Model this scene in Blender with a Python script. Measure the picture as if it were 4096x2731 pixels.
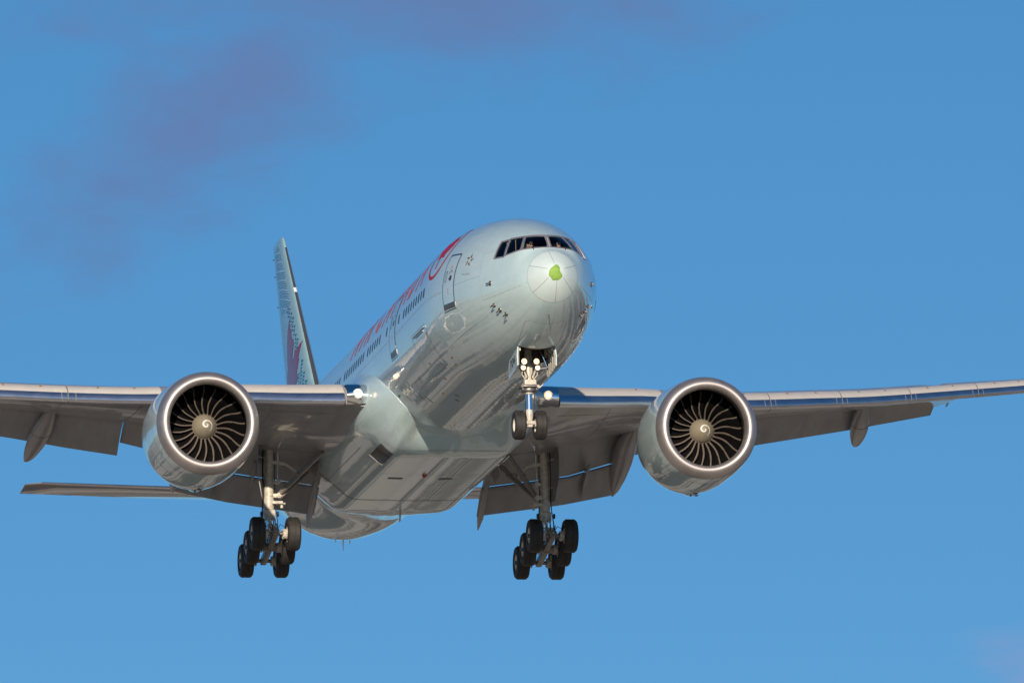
import bpy, bmesh, math, random
import numpy as np
from mathutils import Matrix, Vector
for o in list(bpy.data.objects): bpy.data.objects.remove(o)
scene = bpy.context.scene
COL = scene.collection
rad = math.radians

# ------------------------------------------------------------------ camera
ELEV = 8.0                      # the camera looks up by this many degrees
F_PX, DIST = 44146.68, 426.0469 # focal length in pixels of the 4096 wide photo, metres to the aircraft
cam_d = bpy.data.cameras.new('camera'); cam = bpy.data.objects.new('camera', cam_d); COL.objects.link(cam)
cam_d.sensor_width = 36.0; cam_d.lens = 36.0*F_PX/4096.0
cam_d.clip_start = 1.0; cam_d.clip_end = 60000.0
cam.location = (0, 0, 1.8); cam.rotation_euler = (rad(90+ELEV), 0, 0)
scene.camera = cam
def _rz(a): c, s = math.cos(a), math.sin(a); return np.array([[c, -s, 0], [s, c, 0], [0, 0, 1]])
def _rx(a): c, s = math.cos(a), math.sin(a); return np.array([[1, 0, 0], [0, c, s], [0, -s, c]])
def _ry(a): c, s = math.cos(a), math.sin(a); return np.array([[c, 0, -s], [0, 1, 0], [s, 0, c]])
# aircraft axes (x aft of the nose, y to starboard, z up) into the world
_A = np.array([[0, -1, 0], [0, 0, -1], [1, 0, 0.]])
_M = _ry(0.18718)@_rx(0.18253)@_rz(0.010914)
_o = _M@np.array([0, 0, -25.]) + np.array([-2.9804, 1.0795, DIST])
_B = np.diag([1., -1., -1.])
_e = rad(90+ELEV)
_RC = np.array([[1, 0, 0], [0, math.cos(_e), -math.sin(_e)], [0, math.sin(_e), math.cos(_e)]])
AIR_R = _RC@_B@_M@_A
AIR_T = _RC@_B@_o + np.array([0, 0, 1.8])
AIR_M = Matrix([list(AIR_R[i])+[AIR_T[i]] for i in range(3)]+[[0, 0, 0, 1]])

# ------------------------------------------------------------------ sun, sky, exposure
SUN_AIR = np.array([-1.0, 0.24, 0.25])      # towards the sun, in aircraft axes: ahead, starboard, above
sv = AIR_R@(SUN_AIR/np.linalg.norm(SUN_AIR))
SUN_EL = math.asin(sv[2]); SUN_AZ = math.atan2(sv[0], sv[1])
sun_d = bpy.data.lights.new('sun', 'SUN'); sun = bpy.data.objects.new('sun', sun_d); COL.objects.link(sun)
sun_d.energy = 5.0; sun_d.angle = rad(0.53); sun_d.color = (1.0, 0.84, 0.66)
sun.rotation_euler = Vector(sv).to_track_quat('Z', 'Y').to_euler(); sun.location = (-60, 0, 120)
world = bpy.data.worlds.new('World'); scene.world = world; world.use_nodes = True
nt = world.node_tree; nt.nodes.clear()
def N(tree, t, **kw):
    n = tree.nodes.new(t)
    for k, v in kw.items():
        if k in n.inputs.keys() if hasattr(n, 'inputs') else False: n.inputs[k].default_value = v
        else: setattr(n, k, v)
    return n
out = N(nt, 'ShaderNodeOutputWorld'); bg = N(nt, 'ShaderNodeBackground'); bg.inputs['Strength'].default_value = 0.0835
sky = N(nt, 'ShaderNodeTexSky', sky_type='NISHITA', sun_disc=False, sun_elevation=SUN_EL, sun_rotation=SUN_AZ, altitude=150.0, air_density=1.15, dust_density=0.35, ozone_density=2.6)
hsv = N(nt, 'ShaderNodeHueSaturation'); hsv.inputs['Saturation'].default_value = 1.17
skytint = N(nt, 'ShaderNodeMix', data_type='RGBA', blend_type='MULTIPLY'); skytint.inputs['Factor'].default_value = 1.0; skytint.inputs['B'].default_value = (0.785, 0.975, 1.145, 1)
nt.links.new(sky.outputs[0], skytint.inputs['A']); nt.links.new(skytint.outputs['Result'], hsv.inputs['Color'])
# read the sky a little above the true direction: the horizon haze stays low
skv = N(nt, 'ShaderNodeTexCoord'); skm = N(nt, 'ShaderNodeVectorMath', operation='MULTIPLY_ADD'); skm.inputs[1].default_value = (1, 1, 1.05); skm.inputs[2].default_value = (0, 0, .12)
nt.links.new(skv.outputs['Generated'], skm.inputs[0]); nt.links.new(skm.outputs[0], sky.inputs['Vector'])
# thin smoky cloud, placed by direction in the sky (azimuth, elevation), drawn as broken patches
tc = N(nt, 'ShaderNodeTexCoord'); sep = N(nt, 'ShaderNodeSeparateXYZ'); nt.links.new(tc.outputs['Generated'], sep.inputs[0])
def M(tree, op, a, b=None, clamp=False):
    n = tree.nodes.new('ShaderNodeMath'); n.operation = op; n.use_clamp = clamp
    for i, v in enumerate((a, b)):
        if v is None: continue
        if isinstance(v, (int, float)): n.inputs[i].default_value = v
        else: tree.links.new(v, n.inputs[i])
    return n.outputs[0]
az = M(nt, 'MULTIPLY', M(nt, 'ARCTAN2', sep.outputs['X'], sep.outputs['Y']), 57.2958)
el = M(nt, 'MULTIPLY', M(nt, 'ARCSINE', sep.outputs['Z']), 57.2958)
def blob(a0, e0, ra, re, rot):
    c, s = math.cos(rot), math.sin(rot)
    da = M(nt, 'SUBTRACT', az, a0); de = M(nt, 'SUBTRACT', el, e0)
    u = M(nt, 'DIVIDE', M(nt, 'ADD', M(nt, 'MULTIPLY', da, c), M(nt, 'MULTIPLY', de, s)), ra)
    v = M(nt, 'DIVIDE', M(nt, 'ADD', M(nt, 'MULTIPLY', da, -s), M(nt, 'MULTIPLY', de, c)), re)
    d = M(nt, 'SQRT', M(nt, 'ADD', M(nt, 'MULTIPLY', u, u), M(nt, 'MULTIPLY', v, v)))
    return M(nt, 'SUBTRACT', 1.0, d)
cmb = N(nt, 'ShaderNodeCombineXYZ'); nt.links.new(az, cmb.inputs[0]); nt.links.new(el, cmb.inputs[1])
noi = N(nt, 'ShaderNodeTexNoise'); noi.inputs['Scale'].default_value = 2.8; noi.inputs['Detail'].default_value = 8; noi.inputs['Roughness'].default_value = 0.5
mpp = N(nt, 'ShaderNodeMapping'); mpp.inputs['Rotation'].default_value = (0, 0, rad(-35)); mpp.inputs['Scale'].default_value = (0.8, 1.6, 1); nt.links.new(cmb.outputs[0], mpp.inputs[0])
nt.links.new(mpp.outputs[0], noi.inputs['Vector'])
b = M(nt, 'MAXIMUM', blob(-1.50, 9.25, 1.5, 0.52, rad(38)), blob(-0.35, 9.80, 1.9, 0.48, rad(2)))
noi2 = N(nt, 'ShaderNodeTexNoise'); noi2.inputs['Scale'].default_value = 0.9; noi2.inputs['Detail'].default_value = 8; noi2.inputs['Roughness'].default_value = 0.62; noi2.inputs['Distortion'].default_value = 0.6
nt.links.new(mpp.outputs[0], noi2.inputs['Vector'])
wob = M(nt, 'ADD', M(nt, 'MULTIPLY', M(nt, 'SUBTRACT', noi.outputs['Fac'], 0.5), 1.0), M(nt, 'MULTIPLY', M(nt, 'SUBTRACT', noi2.outputs['Fac'], 0.5), 1.25))
def cover(bl, lo, hi, mx):
    mr = N(nt, 'ShaderNodeMapRange', interpolation_type='SMOOTHSTEP'); nt.links.new(M(nt, 'ADD', bl, wob), mr.inputs['Value'])
    mr.inputs['From Min'].default_value = lo; mr.inputs['From Max'].default_value = hi; mr.inputs['To Max'].default_value = mx; return mr.outputs[0]
def over(base, fac, col):
    m = N(nt, 'ShaderNodeMix', data_type='RGBA'); nt.links.new(fac, m.inputs['Factor']); nt.links.new(base, m.inputs['A']); m.inputs['B'].default_value = (*col, 1); return m.outputs['Result']
skyc = over(hsv.outputs[0], cover(b, -0.30, 1.0, 0.85), (1.42, 2.3, 4.75))
skyc = over(skyc, cover(blob(3.0, 6.12, 0.62, 0.36, 0), -0.3, 0.9, 0.6), (3.3, 3.7, 6.2))
nt.links.new(skyc, bg.inputs['Color']); nt.links.new(bg.outputs[0], out.inputs['Surface'])
scene.view_settings.view_transform = 'Standard'; scene.view_settings.look = 'None'
scene.view_settings.exposure = 0.1; scene.view_settings.gamma = 1.0; scene.view_settings.use_curve_mapping = False
scene.cycles.max_bounces = 8

# ------------------------------------------------------------------ materials
def nodes(m): m.use_nodes = True; return m.node_tree, m.node_tree.nodes['Principled BSDF']
def mat(name, col, rough=0.5, metal=0.0, coat=0.0, noise=0.0, nscale=3.0, emit=None, estr=0.0, spec=0.5, stretch=(1, 1, 1), bump=0.0, bscale=8.0, coatrough=0.05, coatior=1.5):
    m = bpy.data.materials.new(name); t, p = nodes(m)
    p.inputs['Base Color'].default_value = (*col, 1); p.inputs['Roughness'].default_value = rough; p.inputs['Metallic'].default_value = metal
    p.inputs['Coat Weight'].default_value = coat; p.inputs['Coat Roughness'].default_value = coatrough; p.inputs['Specular IOR Level'].default_value = spec; p.inputs['Coat IOR'].default_value = coatior
    tcn = t.nodes.new('ShaderNodeTexCoord')
    if noise:
        mp = t.nodes.new('ShaderNodeMapping'); mp.inputs['Scale'].default_value = stretch; t.links.new(tcn.outputs['Object'], mp.inputs[0])
        nz = t.nodes.new('ShaderNodeTexNoise'); nz.inputs['Scale'].default_value = nscale; nz.inputs['Detail'].default_value = 6; nz.inputs['Roughness'].default_value = 0.6
        t.links.new(mp.outputs[0], nz.inputs['Vector'])
        mx = t.nodes.new('ShaderNodeMix'); mx.data_type = 'RGBA'; mx.blend_type = 'MIX'
        mx.inputs['A'].default_value = (*[c*(1-noise) for c in col], 1); mx.inputs['B'].default_value = (*[min(1, c*(1+noise)) for c in col], 1)
        cr = t.nodes.new('ShaderNodeMapRange'); cr.inputs['From Min'].default_value = 0.3; cr.inputs['From Max'].default_value = 0.7
        t.links.new(nz.outputs['Fac'], cr.inputs['Value']); t.links.new(cr.outputs[0], mx.inputs['Factor']); t.links.new(mx.outputs['Result'], p.inputs['Base Color'])
        rr = t.nodes.new('ShaderNodeMapRange'); rr.inputs['To Min'].default_value = max(0, rough*0.8); rr.inputs['To Max'].default_value = min(1, rough*1.25)
        t.links.new(nz.outputs['Fac'], rr.inputs['Value']); t.links.new(rr.outputs[0], p.inputs['Roughness'])
    if bump:
        nb = t.nodes.new('ShaderNodeTexNoise'); nb.inputs['Scale'].default_value = bscale; nb.inputs['Detail'].default_value = 3
        t.links.new(tcn.outputs['Object'], nb.inputs['Vector'])
        bp = t.nodes.new('ShaderNodeBump'); bp.inputs['Strength'].default_value = 1.0; bp.inputs['Distance'].default_value = bump
        t.links.new(nb.outputs['Fac'], bp.inputs['Height']); t.links.new(bp.outputs[0], p.inputs['Normal'])
    if emit: p.inputs['Emission Color'].default_value = (*emit, 1); p.inputs['Emission Strength'].default_value = estr
    return m
def skin(name, col, rough, coat, frames=0.0004, wav=0.0007, metal=0.0, cr=0.035, dirt=0.0, streak=(0.25, 2.2, 2.2)):
    """painted aluminium skin: faint waviness between frames (every 0.53 m) and streaks of grime along the airflow"""
    m = mat(name, col, rough, metal, coat, dirt, 1.4, stretch=streak, coatior=1.72, coatrough=cr); t = m.node_tree; p = t.nodes['Principled BSDF']
    tcn = t.nodes.new('ShaderNodeTexCoord'); sp = t.nodes.new('ShaderNodeSeparateXYZ'); t.links.new(tcn.outputs['Object'], sp.inputs[0])
    w = M(t, 'SINE', M(t, 'MULTIPLY', sp.outputs['X'], 2*math.pi/0.533)); w = M(t, 'MULTIPLY', w, frames)
    nb = t.nodes.new('ShaderNodeTexNoise'); nb.inputs['Scale'].default_value = 1.1; nb.inputs['Detail'].default_value = 2
    mp = t.nodes.new('ShaderNodeMapping'); mp.inputs['Scale'].default_value = (0.55, 1.3, 1.3); t.links.new(tcn.outputs['Object'], mp.inputs[0]); t.links.new(mp.outputs[0], nb.inputs['Vector'])
    h = M(t, 'ADD', w, M(t, 'MULTIPLY', nb.outputs['Fac'], wav*8))
    bp = t.nodes.new('ShaderNodeBump'); bp.inputs['Strength'].default_value = 1.0; bp.inputs['Distance'].default_value = 1.0
    t.links.new(h, bp.inputs['Height']); t.links.new(bp.outputs[0], p.inputs['Normal']); t.links.new(bp.outputs[0], p.inputs['Coat Normal'])
    return m
MT = dict(
 body=skin('ice_blue_paint', (0.51, 0.665, 0.69), 0.32, 1.0, dirt=0.04),
 fairing=skin('fairing_paint', (0.46, 0.60, 0.625), 0.32, 1.0, frames=0.0004, wav=0.0006, cr=.07, dirt=0.04),
 nacelle=skin('nacelle_paint', (0.49, 0.64, 0.67), 0.3, 1.0, frames=0.0, wav=0.0004, dirt=0.05),
 radome=mat('radome_paint', (0.53, 0.64, 0.655), 0.40, 0, 0.6, noise=0.03),
 wing=mat('wing_grey_paint', (0.275, 0.275, 0.28), 0.36, 0, 0.55, noise=0.20, nscale=1.2, stretch=(0.3, 1.5, 1)),
 flap=mat('flap_grey_paint', (0.26, 0.262, 0.27), 0.45, 0, 0.2, noise=0.14, nscale=1.3, stretch=(0.3, 1.8, 1)),
 tailgrey=mat('tail_grey_paint', (0.33, 0.31, 0.29), 0.3, 0, 0.9, noise=0.12, nscale=1.2, stretch=(.4, 1.5, 1), coatior=1.7),
 brace=mat('shaded_brace_grey', (0.20, 0.185, 0.165), 0.42, 0.1, 0.2, noise=0.3, nscale=7),  # gear enamel darkened for braces and truck: the shade is in the colour
 slatpaint=mat('slat_grey_paint', (0.52, 0.495, 0.46), 0.42, 0, 0.2, noise=0.05),
 polish=mat('polished_aluminium', (0.74, 0.74, 0.79), 0.31, 1.0, noise=0.05, nscale=2.0, stretch=(1, .3, 1), bump=0.0006, bscale=2.5),
 lip=mat('brushed_lip_metal', (0.46, 0.43, 0.43), 0.50, 0.9, noise=0.03),
 mirror=mat('bright_trim_metal', (0.85, 0.85, 0.86), 0.08, 1.0),
 chrome=mat('chrome_piston', (0.85, 0.86, 0.88), 0.09, 1.0),
 gear=mat('gear_cream_enamel', (0.50, 0.47, 0.41), 0.38, 0, 0.3, noise=0.24, nscale=7),
 steel=mat('dark_steel', (0.20, 0.19, 0.18), 0.42, 0.8, noise=0.15),
 black=mat('black_rubber_seal', (0.02, 0.02, 0.022), 0.5),
 tyre=mat('tyre_rubber', (0.024, 0.022, 0.021), 0.65, noise=0.4, nscale=6),
 rim=mat('wheel_rim_paint', (0.62, 0.60, 0.55), 0.4, 0, 0.2, noise=0.06),
 red=mat('red_paint', (0.66, 0.115, 0.075), 0.45, 0, 0.08, spec=.35),
 finpaint=mat('fin_paint', (0.28, 0.45, 0.50), 0.34, 0, 0.7, noise=0.08),
 leafred=mat('fin_red_paint', (0.24, 0.006, 0.016), 0.35, 0, 0.25, noise=0.1, nscale=9),
 magenta=mat('roundel_red_paint', (0.42, 0.008, 0.04), 0.5, 0, 0.0, spec=.3),
 teal=mat('teal_paint', (0.004, 0.16, 0.18), 0.35, 0, 0.7),
 tealline=mat('mid_teal_paint', (0.008, 0.085, 0.115), 0.35, 0, 0.7),
 tealdark=mat('dark_teal_paint', (0.004, 0.035, 0.045), 0.35, 0, 0.7),
 palearc=mat('pale_arc_paint', (0.52, 0.64, 0.67), 0.35, 0, 0.7),
 white=mat('white_paint', (0.78, 0.79, 0.78), 0.35, 0, 0.6),
 line=mat('panel_line_sealant', (0.10, 0.115, 0.12), 0.6),
 lineslim=mat('panel_joint', (0.25, 0.29, 0.30), 0.6),
 green=mat('green_primer', (0.21, 0.38, 0.058), 0.65, noise=0.18, nscale=5, bump=0.01, bscale=5),
 frame=mat('window_frame_metal', (0.36, 0.34, 0.37), 0.35, 0.6),
 liner=mat('cockpit_lining', (0.05, 0.048, 0.048), 0.8),
 tan=mat('cockpit_sunshade', (0.30, 0.24, 0.17), 0.8),
 bay=mat('wheel_bay_primer', (0.075, 0.06, 0.05), 0.7, noise=0.3, nscale=6),
 duct=mat('inlet_acoustic_liner', (0.10, 0.098, 0.10), 0.5, 0.2, noise=0.08),
 blade=mat('fan_blade_composite', (0.004, 0.004, 0.0045), 0.6, 0.0, noise=0.12, spec=.08),
 bladeedge=mat('titanium_edge', (0.26, 0.22, 0.19), 0.42, 0.6),
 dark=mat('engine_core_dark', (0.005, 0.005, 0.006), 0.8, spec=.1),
 spinner=mat('spinner_olive_paint', (0.25, 0.225, 0.165), 0.5, 0, 0.15, noise=0.08, nscale=4),
 wingjoint=mat('wing_panel_joint', (0.15, 0.15, 0.155), 0.6),
 hotmetal=mat('exhaust_metal', (0.30, 0.26, 0.22), 0.4, 0.9, noise=0.15),
 cabin=mat('cabin_window_glass', (0.03, 0.028, 0.028), 0.3, 0, 0.0, spec=.25),
 text=mat('grey_lettering', (0.22, 0.24, 0.25), 0.5),
 emdark=mat('emblem_dark', (0.045, 0.04, 0.04), 0.45), emlight=mat('emblem_bronze', (0.48, 0.42, 0.40), 0.4),
 beacon=mat('red_beacon_glass', (0.35, 0.01, 0.01), 0.15, 0, 0.6),
 orange=mat('orange_decal', (0.55, 0.24, 0.05), 0.5), rust=mat('rust_brown', (0.30, 0.14, 0.045), 0.6, noise=.3, nscale=20), finedge=mat('fin_edge_slate', (0.075, 0.08, 0.10), 0.35, 0.3),
 lamp=mat('lit_landing_light', (1, 1, 1), 0.2, emit=(1.0, 0.84, 0.60), estr=1.8), lampedge=mat('lamp_rim_glow', (1, .8, .6), 0.2, emit=(1.0, 0.55, 0.22), estr=1.2),  # lampedge: emissive orange ring painted in as the glow round the lenses
 lampsoft=mat('lit_taxi_light', (1, 1, 1), 0.2, emit=(1.0, 0.82, 0.58), estr=1.7),
 skinface=mat('face_skin', (0.50, 0.33, 0.25), 0.55, noise=0.06), hair=mat('dark_hair', (0.03, 0.022, 0.018), 0.6), greyhair=mat('grey_hair', (0.35, 0.33, 0.31), 0.6),
 shirt=mat('white_shirt_cloth', (0.72, 0.72, 0.70), 0.8, noise=0.05), jacket=mat('navy_uniform_cloth', (0.02, 0.024, 0.04), 0.8, noise=0.1), shades=mat('dark_glasses', (0.01, 0.01, 0.012), 0.2),
)
gm = bpy.data.materials.new('cockpit_glass'); t, p = nodes(gm)
t.nodes.remove(p); gl = t.nodes.new('ShaderNodeBsdfGlossy'); gl.inputs['Roughness'].default_value = 0.02; gl.inputs['Color'].default_value = (.9, .95, 1, 1)
tr = t.nodes.new('ShaderNodeBsdfTransparent'); tr.inputs['Color'].default_value = (0.78, 0.80, 0.80, 1); fr = t.nodes.new('ShaderNodeFresnel'); fr.inputs['IOR'].default_value = 1.2
ms = t.nodes.new('ShaderNodeMixShader'); t.links.new(fr.outputs[0], ms.inputs[0]); t.links.new(tr.outputs[0], ms.inputs[1]); t.links.new(gl.outputs[0], ms.inputs[2])
t.links.new(ms.outputs[0], t.nodes['Material Output'].inputs['Surface']); MT['glass'] = gm

# ------------------------------------------------------------------ mesh helpers
def tag(o, label=None, cat=None, group=None, kind=None):
    if label: o['label'] = label
    if cat: o['category'] = cat
    if group: o['group'] = group
    if kind: o['kind'] = kind
    return o
def link(name, me, m, parent=None, smooth=True, angle=38):
    mats = m if isinstance(m, (list, tuple)) else [m]
    for x in mats: me.materials.append(MT[x] if isinstance(x, str) else x)
    if smooth:
        me.polygons.foreach_set('use_smooth', [True]*len(me.polygons)); me.set_sharp_from_angle(angle=rad(angle))
    o = bpy.data.objects.new(name, me); COL.objects.link(o)
    if parent: o.parent = parent
    return o
class MB:
    def __init__(s): s.v = []; s.f = []; s.mi = []
    def add(s, V, F, mi=0):
        k = len(s.v); s.v += [tuple(map(float, q)) for q in V]; s.f += [tuple(i+k for i in q) for q in F]; s.mi += [mi]*len(F); return s
    def loft(s, rings, closed=True, cap0=True, cap1=True, mi=0):
        n = len(rings[0]); V = [q for r in rings for q in r]; F = []
        for i in range(len(rings)-1):
            for j in range(n if closed else n-1):
                a, b = i*n+j, i*n+(j+1) % n; F.append((a, b, b+n, a+n))
        if closed and cap0: F.append(tuple(range(n-1, -1, -1)))
        if closed and cap1: F.append(tuple(range((len(rings)-1)*n, len(rings)*n)))
        return s.add(V, F, mi)
    def tube(s, pts, rr, n=14, mi=0, caps=True):
        pts = [Vector(q) for q in pts]; rr = list(rr) if isinstance(rr, (list, tuple)) else [rr]*len(pts); rings = []
        up = None
        for i, q in enumerate(pts):
            d = (pts[min(i+1, len(pts)-1)]-pts[max(i-1, 0)]).normalized()
            if up is None: up = Vector((0, 0, 1)) if abs(d.z) < .9 else Vector((1, 0, 0))
            u = d.cross(up).normalized(); w = u.cross(d).normalized(); up = w
            rings.append([q+u*(rr[i]*math.cos(2*math.pi*k/n))+w*(rr[i]*math.sin(2*math.pi*k/n)) for k in range(n)])
        return s.loft(rings, True, caps, caps, mi)
    def lathe(s, prof, o, ax, n=32, mi=0, caps=False):
        """prof = [(distance along axis, radius)]"""
        o = Vector(o); ax = Vector(ax).normalized(); h = Vector((0, 0, 1)) if abs(ax.z) < .9 else Vector((1, 0, 0)); u = ax.cross(h).normalized(); w = ax.cross(u)
        rings = [[o+ax*a+u*(r*math.cos(2*math.pi*k/n))+w*(r*math.sin(2*math.pi*k/n)) for k in range(n)] for a, r in prof]
        return s.loft(rings, True, caps, caps, mi)
    def box(s, c, size, R=None, bev=0.0, mi=0):
        bm = bmesh.new(); bmesh.ops.create_cube(bm, size=1.0)
        for v in bm.verts: v.co = Vector((v.co.x*size[0], v.co.y*size[1], v.co.z*size[2]))
        if bev: bmesh.ops.bevel(bm, geom=bm.edges[:], offset=bev, segments=2, affect='EDGES', profile=0.7)
        R = R or Matrix.Identity(3); c = Vector(c); bm.verts.index_update()
        V = [c+R@v.co for v in bm.verts]; F = [tuple(v.index for v in f.verts) for f in bm.faces]; bm.free(); return s.add(V, F, mi)
    def bar(s, a, b, w, h, bev=0.01, mi=0):
        a, b = Vector(a), Vector(b); d = b-a; R = d.to_track_quat('X', 'Z').to_matrix(); return s.box((a+b)/2, (d.length, w, h), R, bev, mi)
    def build(s, name, m, parent=None, smooth=True, angle=38):
        me = bpy.data.meshes.new(name); me.from_pydata(s.v, [], s.f); me.update(); bm = bmesh.new(); bm.from_mesh(me); bmesh.ops.recalc_face_normals(bm, faces=bm.faces[:]); bm.to_mesh(me); bm.free()
        if len(set(s.mi)) > 1: me.polygons.foreach_set('material_index', s.mi)
        return link(name, me, m, parent, smooth, angle)
def mirror(b):
    c = MB(); c.v = [(x, -y, z) for x, y, z in b.v]; c.f = [tuple(reversed(f)) for f in b.f]; c.mi = list(b.mi); return c
def lerp(xs, ys):
    return lambda x: float(np.interp(x, xs, ys))

# ------------------------------------------------------------------ fuselage shape
def pchip(xs,ys):
    xs=np.array(xs,float); ys=np.array(ys,float); h=np.diff(xs); d=np.diff(ys)/h; n=len(xs); m=np.zeros(n)
    for i in range(1,n-1):
        if d[i-1]*d[i]>0:
            w1=2*h[i]+h[i-1]; w2=h[i]+2*h[i-1]; m[i]=(w1+w2)/(w1/d[i-1]+w2/d[i])
    m[0]=d[0]; m[-1]=d[-1]
    def f(x):
        x=np.clip(np.asarray(x,float),xs[0],xs[-1]); i=np.clip(np.searchsorted(xs,x,side='right')-1,0,n-2); t=(x-xs[i])/h[i]
        return ys[i]*(1+2*t)*(1-t)**2+h[i]*m[i]*t*(1-t)**2+ys[i+1]*t*t*(3-2*t)+h[i]*m[i+1]*t*t*(t-1)
    return f
R=3.1
def _sq(x,y): return pchip(np.sqrt(np.array(x,float)),y)
ZA=-.30
_t=_sq([0,.1,.3,.75,1.15,1.68,2.3,3,4,5,6,7,8,9,10,11.5,47,52,57,60,62.94],[-.93,-.62,-.40,-.04,.20,.66,.97,1.27,1.64,1.95,2.21,2.41,2.58,2.69,2.76,2.80,2.80,2.72,2.45,2.2,1.8])
_b=_sq([0,.1,.3,.75,1.3,2,3,4,5,6,7,8,9,10,42,46,50,54,58,62.94],[-.93,-1.25,-1.53,-1.92,-2.2,-2.48,-2.80,-3.02,-3.17,-3.27,-3.34,-3.38,-3.40,-3.40,-3.40,-3.16,-2.3,-1.1,.05,1.2])
_w=_sq([0,.1,.3,.75,1.15,1.68,2.3,3,4,5,6,7,8,9,10,11,43,48,53,58,62,62.94],[0,.34,.57,.92,1.15,1.39,1.63,1.87,2.18,2.44,2.65,2.82,2.95,3.04,3.09,3.1,3.1,2.85,2.2,1.35,.45,.2])
_c=_sq([0,.75,2,4,7,10,42,50,62.94],[-.93,-.97,-.90,-.70,-.42,-.30,-.30,.40,1.5])
def fz(x):
    s=np.sqrt(np.maximum(np.asarray(x,float),0)); return _t(s),_b(s),_w(s),_c(s)
def fus(x,th,off=0.0):
    """surface point; th=0 top, +pi/2 starboard, pi bottom"""
    zt,zb,w,zc=fz(x); c=np.cos(th); s=np.sin(th)
    h=np.where(c>0,zt-zc,zc-zb)
    P=np.stack([np.broadcast_to(np.asarray(x,float),np.shape(c*w)),w*s,zc+h*c],-1)
    if off:
        e=1e-3
        a=fus(np.maximum(x+e,0),th)-fus(np.maximum(x-e,1e-6),th); b=fus(x,th+e)-fus(x,th-e)
        n=np.cross(a,b); n/=np.linalg.norm(n,axis=-1,keepdims=True)+1e-12
        P=P+off*n
    return P

# ------------------------------------------------------------------ the airliner
plane = bpy.data.objects.new('airliner', None); COL.objects.link(plane); plane.matrix_world = AIR_M
tag(plane, 'pale blue twin-engine jet airliner with wheels down and green patch on its nose', 'airliner')

# windshield panes, in (bearing in degrees about (4.5, 0), height) so that they wrap round the nose
PANES = [[(1.3, .21), (17.4, .205), (16.6, .775), (1.3, .735)],
         [(19.5, .20), (33.8, .125), (34.3, .80), (18.6, .785)],
         [(36.0, .09), (50.2, .14), (49.0, .76), (36.3, .775)]]
def npt(ph, z, off=0.0):
    """point of the nose at a bearing (radians, starboard +) and height"""
    ph = np.asarray(ph, float); z = np.asarray(z, float); lo = np.full(ph.shape, .05); hi = np.full(ph.shape, 4.4)
    for _ in range(44):
        r = (lo+hi)/2; x = 4.5-r*np.cos(ph); y = r*np.sin(ph); zt, zb, w, zc = fz(x); h = np.where(z > zc, zt-zc, zc-zb)
        ins = (y/np.maximum(w, 1e-6))**2+((z-zc)/np.maximum(h, 1e-6))**2 < 1
        lo = np.where(ins, r, lo); hi = np.where(ins, hi, r)
    r = (lo+hi)/2
    P = np.stack([4.5-r*np.cos(ph), r*np.sin(ph), z], -1)
    if off:
        e = 2e-3
        n = np.cross(npt(ph+e, z)-npt(ph-e, z), npt(ph, z+e)-npt(ph, z-e)); n /= np.linalg.norm(n, axis=-1, keepdims=True)
        n *= np.sign((n*(P-np.array([4.5, 0, 0.]))).sum(-1, keepdims=True)); P = P+off*n
    return P
def quadpatch(q, off, nu=16, nv=10):
    u, v = np.meshgrid(np.linspace(0, 1, nu), np.linspace(0, 1, nv)); q = np.array(q)
    g = ((1-u)*(1-v))[..., None]*q[0]+(u*(1-v))[..., None]*q[1]+(u*v)[..., None]*q[2]+((1-u)*v)[..., None]*q[3]
    return npt(np.radians(g[..., 0]), g[..., 1], off)
def gridfaces(nv, nu): return [(j*nu+i, j*nu+i+1, (j+1)*nu+i+1, (j+1)*nu+i) for j in range(nv-1) for i in range(nu-1)]
def inpoly(px, py, poly):
    r = np.zeros(px.shape, bool); n = len(poly)
    for i in range(n):
        x1, y1 = poly[i]; x2, y2 = poly[(i+1) % n]
        c = ((y1 > py) != (y2 > py)) & (px < (x2-x1)*(py-y1)/((y2-y1)+1e-12)+x1); r ^= c
    return r
NGB = (4.12, 6.0, 0.70)   # nose gear bay: from, to, half width
def fuse_grid(xs, ths, off=0.0, holes=True, bay=True):
    X, T = np.meshgrid(xs, ths, indexing='ij'); P = fus(X, T, off); nx, n = len(xs), len(ths); P = P.reshape(-1, 3)
    i, j = np.meshgrid(np.arange(nx-1), np.arange(n-1), indexing='ij'); F = np.stack([i*n+j, (i+1)*n+j, (i+1)*n+j+1, i*n+j+1], -1).reshape(-1, 4)
    C = P[F].mean(1); keep = np.ones(len(F), bool)
    if holes:
        ph = np.degrees(np.arctan2(abs(C[:, 1]), 4.5-C[:, 0])); near = (C[:, 0] < 4) & (C[:, 2] > -.2)
        for q in PANES: keep &= ~(near & inpoly(ph, C[:, 2], q))
    if bay: keep &= ~((C[:, 0] > NGB[0]) & (C[:, 0] < NGB[1]) & (abs(C[:, 1]) < NGB[2]) & (C[:, 2] < -2))
    return P, F[keep]
xs = np.concatenate([np.linspace(.785, 3.6, 110), np.linspace(3.65, 8.2, 60), np.linspace(8.5, 12, 10), np.linspace(13, 41, 30), np.linspace(42, 62.94, 44)])
ths = np.radians(np.linspace(0, 360, 361)); P, F = fuse_grid(xs, ths)
fb = MB().add(P, F); fb.add(P[-361:], [tuple(range(360))])
me = bpy.data.meshes.new('fuselage'); me.from_pydata(fb.v, [], fb.f); bm = bmesh.new(); bm.from_mesh(me); bmesh.ops.remove_doubles(bm, verts=bm.verts, dist=1e-5); bmesh.ops.recalc_face_normals(bm, faces=bm.faces); bm.to_mesh(me); bm.free()
fuselage = link('fuselage', me, 'body', plane, angle=60)
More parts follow.
